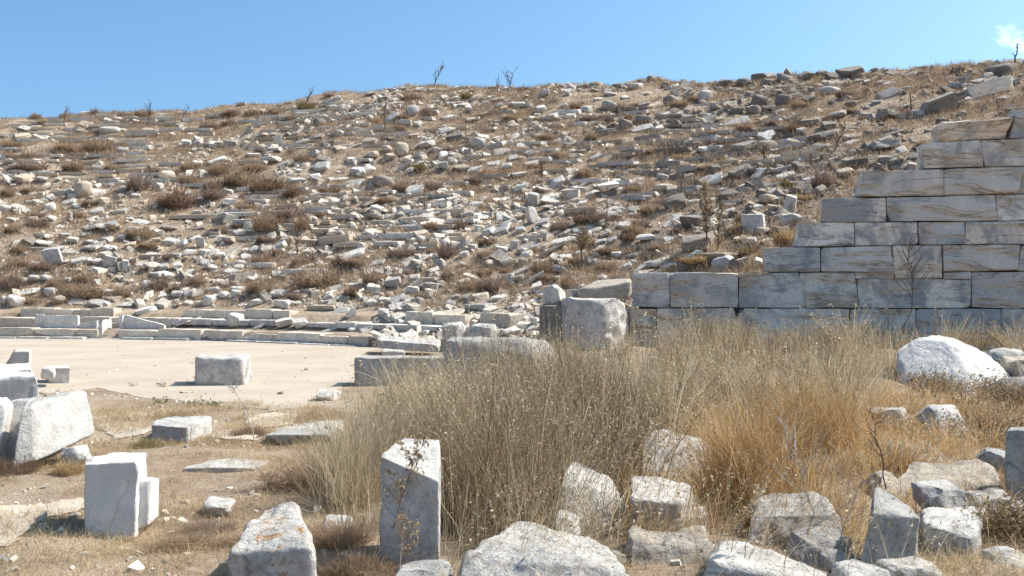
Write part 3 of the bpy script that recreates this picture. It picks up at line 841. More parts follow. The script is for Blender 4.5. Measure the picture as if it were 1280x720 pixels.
# the two big tilted slabs
stone8('marble_slab', 'big pale marble block tipped up on its corner beside the thin leaning slab', 'block', 'pitted',
       [(15, 587), (44, 577), (40, 505), (28, 507)], [9.2, 9.3, 9.45, 9.4], [(62, 572), (122, 541), (108, 487), (56, 496)], [9.9, 10.1, 10.3, 10.2], 42, n=22, rad=0.03, rough=0.012, chips=3, chip_d=(0.94, 0.99))
stone8('marble_slab', 'thin white slab leaning behind the big tipped block', 'slab', 'pitted',
       [(-8, 578), (16, 570), (37, 499), (8, 500)], [9.7, 9.7, 10.0, 10.0], [(4, 566), (34, 560), (56, 494), (22, 496)], [9.9, 10.0, 10.25, 10.2], 43, n=14, rad=0.02, sink=.1)
stone8('marble_slab', 'pale slab at the edge with a dark shaded end, nearest the thin leaning slab', 'slab', 'fore_white',
       [(-40, 590), (-2, 578), (8, 500), (-30, 500)], [9.3, 9.4, 9.7, 9.7], [(-30, 575), (6, 566), (20, 495), (-22, 495)], [9.8, 9.8, 10.0, 10.0], 44, n=10, sink=.1)
# behind them
stone8('marble_block', 'low white block spotted with yellow lichen behind the tipped block', 'block', 'fore_white',
       [(-60, 520), (48, 512), (48, 469), (-60, 476)], [12.4, 12.6, 12.6, 12.4], [(-60, 508), (46, 505), (45, 462), (-60, 468)], [13.2, 13.4, 13.4, 13.2], 45, n=14, rad=0.02, sink=.2)
stone8('marble_slab', 'flat white slab bridging two low blocks at the orchestra edge', 'slab', 'w',
       [(-70, 472), (24, 466), (40, 462), (-70, 468)], [14.2, 14.3, 14.3, 14.2], [(-70, 462), (46, 459), (36, 453), (-70, 454)], [15.6, 15.6, 15.6, 15.6], 46, n=10, rad=0.02, sink=.25)
stone8('marble_block', 'dark grey shaded block with a cut corner on the orchestra floor', 'block', 'g',
       [(5, 458), (37, 458), (37, 438), (18, 438)], 19.0, [(8, 454), (40, 454), (39, 436), (20, 436)], 19.8, 47, n=8, rad=0.02)
stone8('column_drum', 'short white fluted fragment lying beside the flat slab', 'fragment', 'w',
       [(50, 476), (68, 474), (68, 459), (52, 459)], 17.4, [(52, 470), (70, 469), (69, 457), (54, 457)], 18.0, 48, n=8, rad=0.05, chips=5)
stone8('marble_slab', 'long white slab fragment propped on the small fluted piece', 'slab', 'w',
       [(62, 467), (87, 466), (88, 459), (60, 461)], 18.2, [(56, 461), (86, 461), (87, 457), (58, 457)], 18.9, 49, n=8, rad=0.015, sink=.2)
# square block alone on the orchestra floor
stone8('marble_block', 'square white block with dark stained front alone on the beige floor', 'block', 'fore_w',
       [(243, 481), (304, 482), (304, 448), (243, 445)], [17.7, 17.8, 17.8, 17.7], [(250, 476), (315, 478), (314, 443), (248, 442.5)], [18.6, 18.5, 18.5, 18.6], 50, n=16, rad=0.05, rough=0.015, chips=2, sink=0.05)
stone8('marble_block', 'low split grey and white block with a notched front in dry grass', 'block', 'fore_w',
       [(189, 553), (236, 557), (235, 534), (188, 529)], [11.15, 10.95, 10.95, 11.15], [(205, 543), (265, 545), (264, 521), (203, 522)], [11.9, 11.8, 11.8, 11.9], 51, n=16, rad=0.02, rough=0.02, chips=6, sink=0.06)
stone8('flat_slab', 'nearer flat grey slab of a stepped pair under the tall grass', 'slab', 'fore_g',
       [(332, 552), (415, 551), (413, 543), (332, 544)], 11.1, [(340, 544), (432, 543), (428, 535), (344, 537)], 11.9, 52, n=10, rad=0.01, sink=0.03)
stone8('flat_slab', 'farther flat white slab of a stepped pair under the tall grass', 'slab', 'fore_w',
       [(336, 542), (430, 538), (420, 533), (338, 538)], 12.0, [(352, 536), (440, 533), (432, 524), (362, 529)], 12.9, 53, n=10, rad=0.015, sink=0.05)
stone8('flat_slab', 'thin flat pale slab lying alone in the straw', 'slab', 'fore_w',
       [(229, 590), (320, 589), (320, 584), (229, 585)], 9.25, [(258, 581), (345, 580), (343, 572), (262, 574)], 10.0, 54, n=10, rad=0.008, sink=0.04)
rock('stone_fragment', 'small pale stone wedged under the tipped block', 'stone', 'fore_w', (80, 556, 112, 582), .22, 55, boxy=.7, chips=6, n=10, rough=.015)
# bottom: block with orange lichen
stone8('marble_block', 'rough block crusted with orange lichen, lying in straw at the bottom', 'block', 'lichen',
       [(286, 742), (398, 742), (392, 682), (282, 690)], [5.55, 5.5, 5.5, 5.55], [(330, 690), (392, 690), (372, 628), (330, 632)], [6.3, 6.2, 6.2, 6.3], 56, n=26, rad=0.03, rough=0.022, freq=3.5, chips=7, chip_d=(0.86, 0.98), fine=0.008, sink=0.08)
rock('stone_fragment', 'small rounded pale stone half hidden by a grey bush', 'stone', 'fore_w', (252, 624, 292, 646), .3, 57, boxy=.3, n=12, rough=.03)
# upright pier with a sloping top in the rushes
stone8('marble_block', 'upright block with a sharply sloping white top amid the rushes', 'block', 'fore_w',
       [(474, 708), (548, 712), (549, 602), (473, 568)], [6.05, 6.0, 6.0, 6.05], [(490, 690), (549, 692), (549, 543), (510, 544)], [6.45, 6.4, 6.45, 6.5], 58, rad=0.01, rough=0.01, chips=6, chip_d=(0.93, 0.99), sink=0.1, topr=.0, n=30)
stone8('marble_block', 'low weathered slab standing in the pale grass behind the upright block', 'block', 'fore_g',
       [(441, 548), (500, 548), (503, 522), (438, 530)], 11.6, [(445, 540), (505, 540), (502, 516), (452, 520)], 12.2, 59, n=12, rad=0.03, rough=0.02, chips=5)
# long dark faced blocks beyond the grass
stone8('marble_block', 'long low block with a dark face and thin lit edge behind pale grass', 'block', 'fore_g',
       [(443, 486), (572, 486), (572, 447), (443, 447)], [17.6, 17.9, 17.9, 17.6], [(448, 481), (578, 481), (576, 444), (452, 444)], [18.4, 18.7, 18.7, 18.4], 60, n=12, rad=0.012, rough=0.008, chips=2)
stone8('marble_block', 'long grey block with a worn rounded white end, deep in grass', 'block', 'fore_g',
       [(554, 500), (676, 502), (668, 425), (552, 424)], [15.9, 15.8, 15.9, 16.1], [(566, 490), (706, 494), (696, 423), (560, 420)], [16.9, 16.7, 16.8, 17.0], 61, n=22, rad=0.13, rough=0.02, chips=4)
stone8('marble_block', 'fallen row block lying flat where the front row meets the grass', 'block', 'fore_w',
       [(470, 436), (548, 441), (550, 431), (470, 425)], [26.5, 25.8, 25.8, 26.5], [(474, 425), (552, 430), (551, 424), (476, 419)], [28, 27.2, 27.2, 28], 62, n=10, rad=0.02)
stone8('marble_block', 'low half buried slab at the orchestra edge below the fallen row block', 'slab', 'fore_w',
       [(478, 446), (508, 447), (506, 440), (476, 438)], 24.0, [(478, 439), (506, 440), (504, 436), (478, 435)], 25, 63, n=8)
rock('stone_fragment', 'pale split boulder between the row blocks and the long grey block', 'stone', 'fore_w', (553, 402, 584, 424), .8, 64, Z=23, n=10, chips=8)
rock('stone_fragment', 'low jagged pale rock beside the split boulder', 'stone', 'fore_w', (580, 404, 622, 424), .8, 65, Z=23, n=10, chips=9)
# great broken drum before the wall
D = 22.6
na, nh = 64, 24
xc_, yc_ = W(745, 412, D)[0], D + .70
zb_, zt_ = W(745, 462, D)[2], W(745, 374, D)[2]
dv, dq = [], []
prof = [(.0, 1.0)] + [(k / nh, 1.0) for k in range(1, nh)] + [(.985, .985), (1.0, .95), (1.003, .8), (1.0, .4), (1.004, .05)]
for t_, rr_ in prof:
    for s_ in range(na):
        an = 2 * math.pi * s_ / na
        dv.append((xc_ + .715 * rr_ * math.cos(an), yc_ + .715 * rr_ * math.sin(an), zb_ + (zt_ - zb_) * t_))
for k in range(len(prof) - 1):
    for s_ in range(na):
        dq.append((k * na + s_, k * na + (s_ + 1) % na, (k + 1) * na + (s_ + 1) % na, (k + 1) * na + s_))
dv = np.array(dv); dq = np.array(dq)
an = np.arctan2(dv[:, 1] - yc_, dv[:, 0] - xc_)
rgh = sstep(np.cos(an + .35), .35, .75)
rad_ = np.column_stack([np.cos(an), np.sin(an), 0 * an])
low_ = sstep(dv[:, 2], zb_ + .2, zb_ + .6)
hole = np.exp(-(((an + .75) / .16) ** 2 + ((dv[:, 2] - zb_ - .62) / .13) ** 2))
dv = dv + rad_ * (rgh * (.06 * fbm(dv * 4, 3, 5) - .05 * np.abs(vnoise(dv * 7, 8))) + .012 * fbm(dv * 3, 3, 6) - .16 * hole)[:, None]
cutn = np.array([math.cos(-.72), math.sin(-.72), .0]); cutn /= np.linalg.norm(cutn)
pr_ = (dv - np.array([xc_, yc_, (zb_ + zt_) / 2])) @ cutn
ov_ = np.maximum(pr_ - .62 - .05 * fbm(dv * 3.5, 3, 15) - .03 * np.abs(vnoise(dv * 9, 16)), 0)
dv = dv - ov_[:, None] * cutn
dv[:, 2] += sstep(dv[:, 2], zt_ - .25, zt_) * (.035 * fbm(dv * 3, 2, 9) - .06 * sstep(dv[:, 0], xc_ + .3, xc_ + .7))
tag(world_obj('column_drum', dv, dq, M['fore_w'], True), 'great broken cylindrical marble stump with a pitted lit side before the wall', 'column drum')
stone8('marble_block', 'dark grey cube standing close behind the great broken stump', 'block', 'd',
       [(674, 440), (710, 440), (710, 382), (674, 382)], 23.2, [(682, 436), (716, 436), (712, 379), (682, 379)], 24.0, 67, n=10, rad=0.015, rough=0.006, chips=2)
rock('stone_fragment', 'pointed white stone perched on the dark cube by the stump', 'stone', 'w', (678, 356, 707, 383), .5, 68, Z=23.6, n=12, boxy=.55, chips=12, chip_d=(.55, .85), sink=.02)
stone8('marble_slab', 'long tan and grey slab leaning against the end of the wall', 'slab', 'fore_t',
       [(726, 373), (786, 373), (788, 352), (722, 362)], 26.2, [(735, 370), (790, 366), (788, 347), (745, 350)], 27.0, 69, n=12, rad=0.06, rough=0.03, chips=7)
# big white dome of rock, far right
rock('boulder', 'big smooth white domed boulder in brown scrub before the wall', 'boulder', 'fore_white', (1146, 424, 1287, 520), 1.5, 70, Z=14.9, n=34, boxy=-.35, rough=.06, freq=2.2, chips=4, chip_d=(.9, .985), tilt=(0, 9), yaw=14, fine=.022, jit=.04, shear=1.0)
rock('boulder', 'grey streaked rock against the far end of the white dome', 'boulder', 'fore_g', (1244, 470, 1310, 505), .8, 71, Z=14.0, n=14, boxy=.3)
rock('boulder', 'low grey rock above the streaked rock at the edge', 'boulder', 'fore_t', (1252, 446, 1320, 474), .9, 72, Z=15.6, n=14, boxy=.3)
rock('stone_fragment', 'small pale flat rock peeping out behind the white dome', 'stone', 'fore_w', (1228, 435, 1278, 455), .5, 73, Z=17.5, n=12, boxy=.5)
# rocks in the rushes
stone8('boulder', 'two-lobed pale rock resting in the dry grass above the lidded block', 'boulder', 'fore_w', [(798, 598), (894, 598), (890, 556), (804, 554)], [8.9, 8.9, 9.25, 9.25], [(808, 582), (892, 580), (870, 545), (820, 535)], 9.7, 74, n=26, rad=0.02, rough=0.03, freq=3.2, chips=12, chip_d=(.9, .985), fine=.01, sink=.08, topr=.012)
stone8('marble_block', 'squarish block with a white tilted top like a lid', 'block', 'fore_w',
       [(788, 680), (850, 690), (850, 632), (786, 620)], [6.75, 6.7, 6.65, 6.7], [(800, 660), (884, 665), (866, 604), (790, 590)], [7.25, 7.25, 7.2, 7.2], 75, n=24, rad=0.02, rough=0.018, freq=4, chips=7, chip_d=(.88, .98), fine=.008)
stone8('boulder', 'tall ragged rock with a lit sloping face under the rushes', 'boulder', 'fore_w', [(698, 716), (784, 716), (786, 626), (706, 596)], [6.5, 6.5, 6.95, 6.95], [(708, 690), (792, 690), (768, 598), (714, 566)], [7.0, 7.0, 7.25, 7.25], 76, n=30, rad=0.02, rough=0.03, freq=3.2, chips=12, chip_d=(.9, .985), fine=.01, sink=.08, topr=.012)
stone8('boulder', 'low pale rock below the lidded block', 'boulder', 'fore_t', [(780, 745), (898, 745), (894, 684), (784, 678)], [5.85, 5.85, 6.05, 6.05], [(790, 695), (898, 695), (878, 654), (792, 656)], 6.5, 77, n=28, rad=0.02, rough=0.03, freq=3.2, chips=12, chip_d=(.9, .985), fine=.01, sink=.08, topr=.012)
stone8('boulder', 'wide light boulder filling the bottom edge under the rushes', 'boulder', 'fore_w', [(570, 795), (804, 800), (792, 712), (582, 694)], [5.3, 5.3, 5.6, 5.6], [(590, 715), (806, 735), (742, 678), (650, 652)], 6.15, 78, n=36, rad=0.02, rough=0.03, freq=3.2, chips=12, chip_d=(.9, .985), fine=.01, sink=.08, topr=.012)
rock('stone_fragment', 'grey sliver of rock at the foot of the upright block', 'stone', 'fore_g', (496, 704, 566, 750), .35, 79, Z=5.6, n=18, boxy=.4, chips=8)
stone8('marble_slab', 'long white slab sloping down along the bottom edge', 'block', 'fore_w',
       [(872, 750), (1010, 790), (1008, 728), (884, 700)], [5.55, 5.4, 5.4, 5.55], [(896, 700), (1060, 735), (1052, 716), (906, 669)], [6.1, 5.9, 5.9, 6.1], 80, n=26, rad=0.05, rough=0.02, freq=3.5, chips=6, chip_d=(.9, .98), fine=.008)
stone8('boulder', 'dark rough rock in shadow under the golden grass', 'boulder', 'fore_g', [(932, 708), (1058, 710), (1050, 644), (938, 644)], [6.4, 6.4, 6.6, 6.6], [(946, 690), (1062, 690), (1026, 612), (952, 620)], 7.05, 81, n=30, rad=0.02, rough=0.03, freq=3.2, chips=12, chip_d=(.9, .985), fine=.01, sink=.08, topr=.012)
stone8('marble_block', 'wedge block with a white triangular top and dark blue-grey face', 'block', 'fore_g',
       [(1064, 735), (1142, 722), (1150, 646), (1090, 640)], [5.75, 5.85, 5.85, 5.8], [(1090, 680), (1152, 680), (1134, 634), (1096, 604)], [6.35, 6.3, 6.3, 6.35], 82, n=24, rad=0.012, rough=0.014, freq=3.5, chips=4, chip_d=(.9, .98), fine=.006)
stone8('marble_block', 'square pale block with a rough front beside the wedge block', 'block', 'fore_w',
       [(1148, 706), (1214, 712), (1216, 664), (1152, 654)], [6.15, 6.1, 6.1, 6.15], [(1160, 680), (1236, 690), (1234, 634), (1156, 633)], [6.75, 6.7, 6.7, 6.75], 83, n=24, rad=0.03, rough=0.022, freq=4, chips=6, fine=.009)
stone8('boulder', 'broad tan rock spread behind the wedge block', 'boulder', 'fore_t', [(1100, 652), (1262, 650), (1256, 608), (1104, 610)], [7.4, 7.4, 7.75, 7.75], [(1112, 620), (1264, 620), (1234, 575), (1140, 577)], 8.4, 84, n=30, rad=0.02, rough=0.03, freq=3.2, chips=12, chip_d=(.9, .985), fine=.01, sink=.08, topr=.012)
rock('boulder', 'rounded tan rock emerging from golden grass', 'boulder', 'fore_t', (1112, 558, 1188, 600), .7, 85, Z=8.9, n=20, shear=.6, boxy=.25, chips=10)
rock('boulder', 'ridged grey rock half sunk in scrub below the white dome', 'boulder', 'fore_w', (1158, 510, 1214, 562), .6, 86, Z=10.4, n=20, shear=.6, boxy=.3, chips=10, rough=.04)
stone8('marble_block', 'tall narrow grey post of stone at the edge', 'block', 'fore_g',
       [(1258, 632), (1300, 636), (1300, 540), (1258, 538)], [7.3, 7.25, 7.25, 7.3], [(1268, 620), (1320, 624), (1316, 536), (1264, 535)], [7.8, 7.75, 7.75, 7.8], 87, n=18, rad=0.02, rough=0.012, chips=4, sink=0.3)
stone8('marble_block', 'small dark block below the narrow grey post', 'block', 'fore_g',
       [(1262, 670), (1310, 680), (1310, 634), (1260, 630)], [6.7, 6.65, 6.65, 6.7], [(1272, 656), (1330, 660), (1326, 626), (1270, 624)], [7.1, 7.0, 7.0, 7.1], 88, n=14, rad=0.015, rough=0.012, sink=0.1)
rock('stone_fragment', 'low white rock cut off by the bottom edge below the wedge block', 'stone', 'fore_w', (1098, 702, 1190, 750), .5, 89, Z=5.7, n=20, boxy=.5)
rock('stone_fragment', 'pale rock glimpsed through the grass beside the upright block', 'stone', 'fore_w', (398, 646, 440, 690), .4, 90, Z=6.9, n=16, boxy=.4)
rock('stone_fragment', 'small white rock lying on the edge of the orchestra floor', 'stone', 'w', (396, 487, 424, 501), .35, 91, n=10, boxy=.5)
rock('stone_fragment', 'pale rock under the grass behind the orange crusted block', 'stone', 'fore_w', (424, 600, 446, 640), .35, 92, Z=8.0, n=12, boxy=.4)
rock('stone_fragment', 'tan rock in the dry grass next to the two-lobed rock', 'stone', 'fore_t', (868, 624, 902, 660), .4, 93, Z=7.4, n=14, boxy=.4)
rock('stone_fragment', 'small round tan pebble between the ragged rock and the lidded block', 'stone', 'fore_t', (762, 688, 782, 708), .13, 94, Z=6.0, n=10, boxy=.2)

rock('boulder', 'grey angular rock wedged before the wedge block', 'boulder', 'fore_g', (1030, 690, 1082, 740), .4, 95, Z=5.9, n=18, boxy=.55, chips=12)
rock('boulder', 'pale fractured rock between the ragged rock and the light bottom boulder', 'boulder', 'fore_w', (690, 640, 726, 690), .4, 96, Z=6.5, n=16, boxy=.5, chips=12)
rock('boulder', 'low tan slab rock in dry grass between the lidded block and the dark rock', 'boulder', 'fore_t', (880, 664, 944, 700), .5, 97, Z=6.9, n=18, boxy=.6, chips=12)
rock('boulder', 'grey rock filling the gap between the square pale block and the broad tan rock', 'boulder', 'fore_g', (1196, 612, 1262, 660), .5, 98, Z=7.1, n=18, boxy=.55, chips=12)
rock('boulder', 'small angular pale rock at the lower corner beyond the square pale block', 'boulder', 'fore_w', (1222, 690, 1290, 745), .5, 99, Z=5.9, n=18, boxy=.6, chips=12)
rock('boulder', 'flat tan rock between the rounded tan rock and golden grass', 'boulder', 'fore_t', (1082, 592, 1126, 622), .5, 100, Z=7.9, n=16, boxy=.5, chips=12)
rock('boulder', 'grey rock low in the scrub beside the narrow grey post', 'boulder', 'fore_g', (1218, 560, 1262, 596), .5, 101, Z=8.6, n=16, boxy=.5, chips=12)

rock('boulder', 'flat grey slab rock overlapping the dark rough rock at the bottom edge', 'boulder', 'fore_g', (984, 672, 1076, 728), .5, 102, Z=6.2, n=18, boxy=.7, chips=10, shear=.3)
rock('boulder', 'pale angular rock leaning on the near side of the broad tan rock', 'boulder', 'fore_w', (1150, 606, 1206, 640), .4, 103, Z=7.0, n=18, boxy=.7, chips=10, shear=.3)
rock('boulder', 'big light angular rock cut by the bottom edge between the sloping slab and wedge block', 'boulder', 'fore_w', (1046, 708, 1112, 760), .45, 104, Z=5.6, n=18, boxy=.7, chips=10)
rock('boulder', 'angular pale rock half hidden by grass above the low pale rock', 'boulder', 'fore_w', (848, 634, 888, 676), .4, 105, Z=7.0, n=18, boxy=.7, chips=10, shear=.3)
rock('boulder', 'low pale stone among golden grass before the white dome', 'boulder', 'fore_w', (1085, 508, 1130, 530), .5, 106, Z=11.0, n=14, boxy=.7, chips=10, shear=.4)

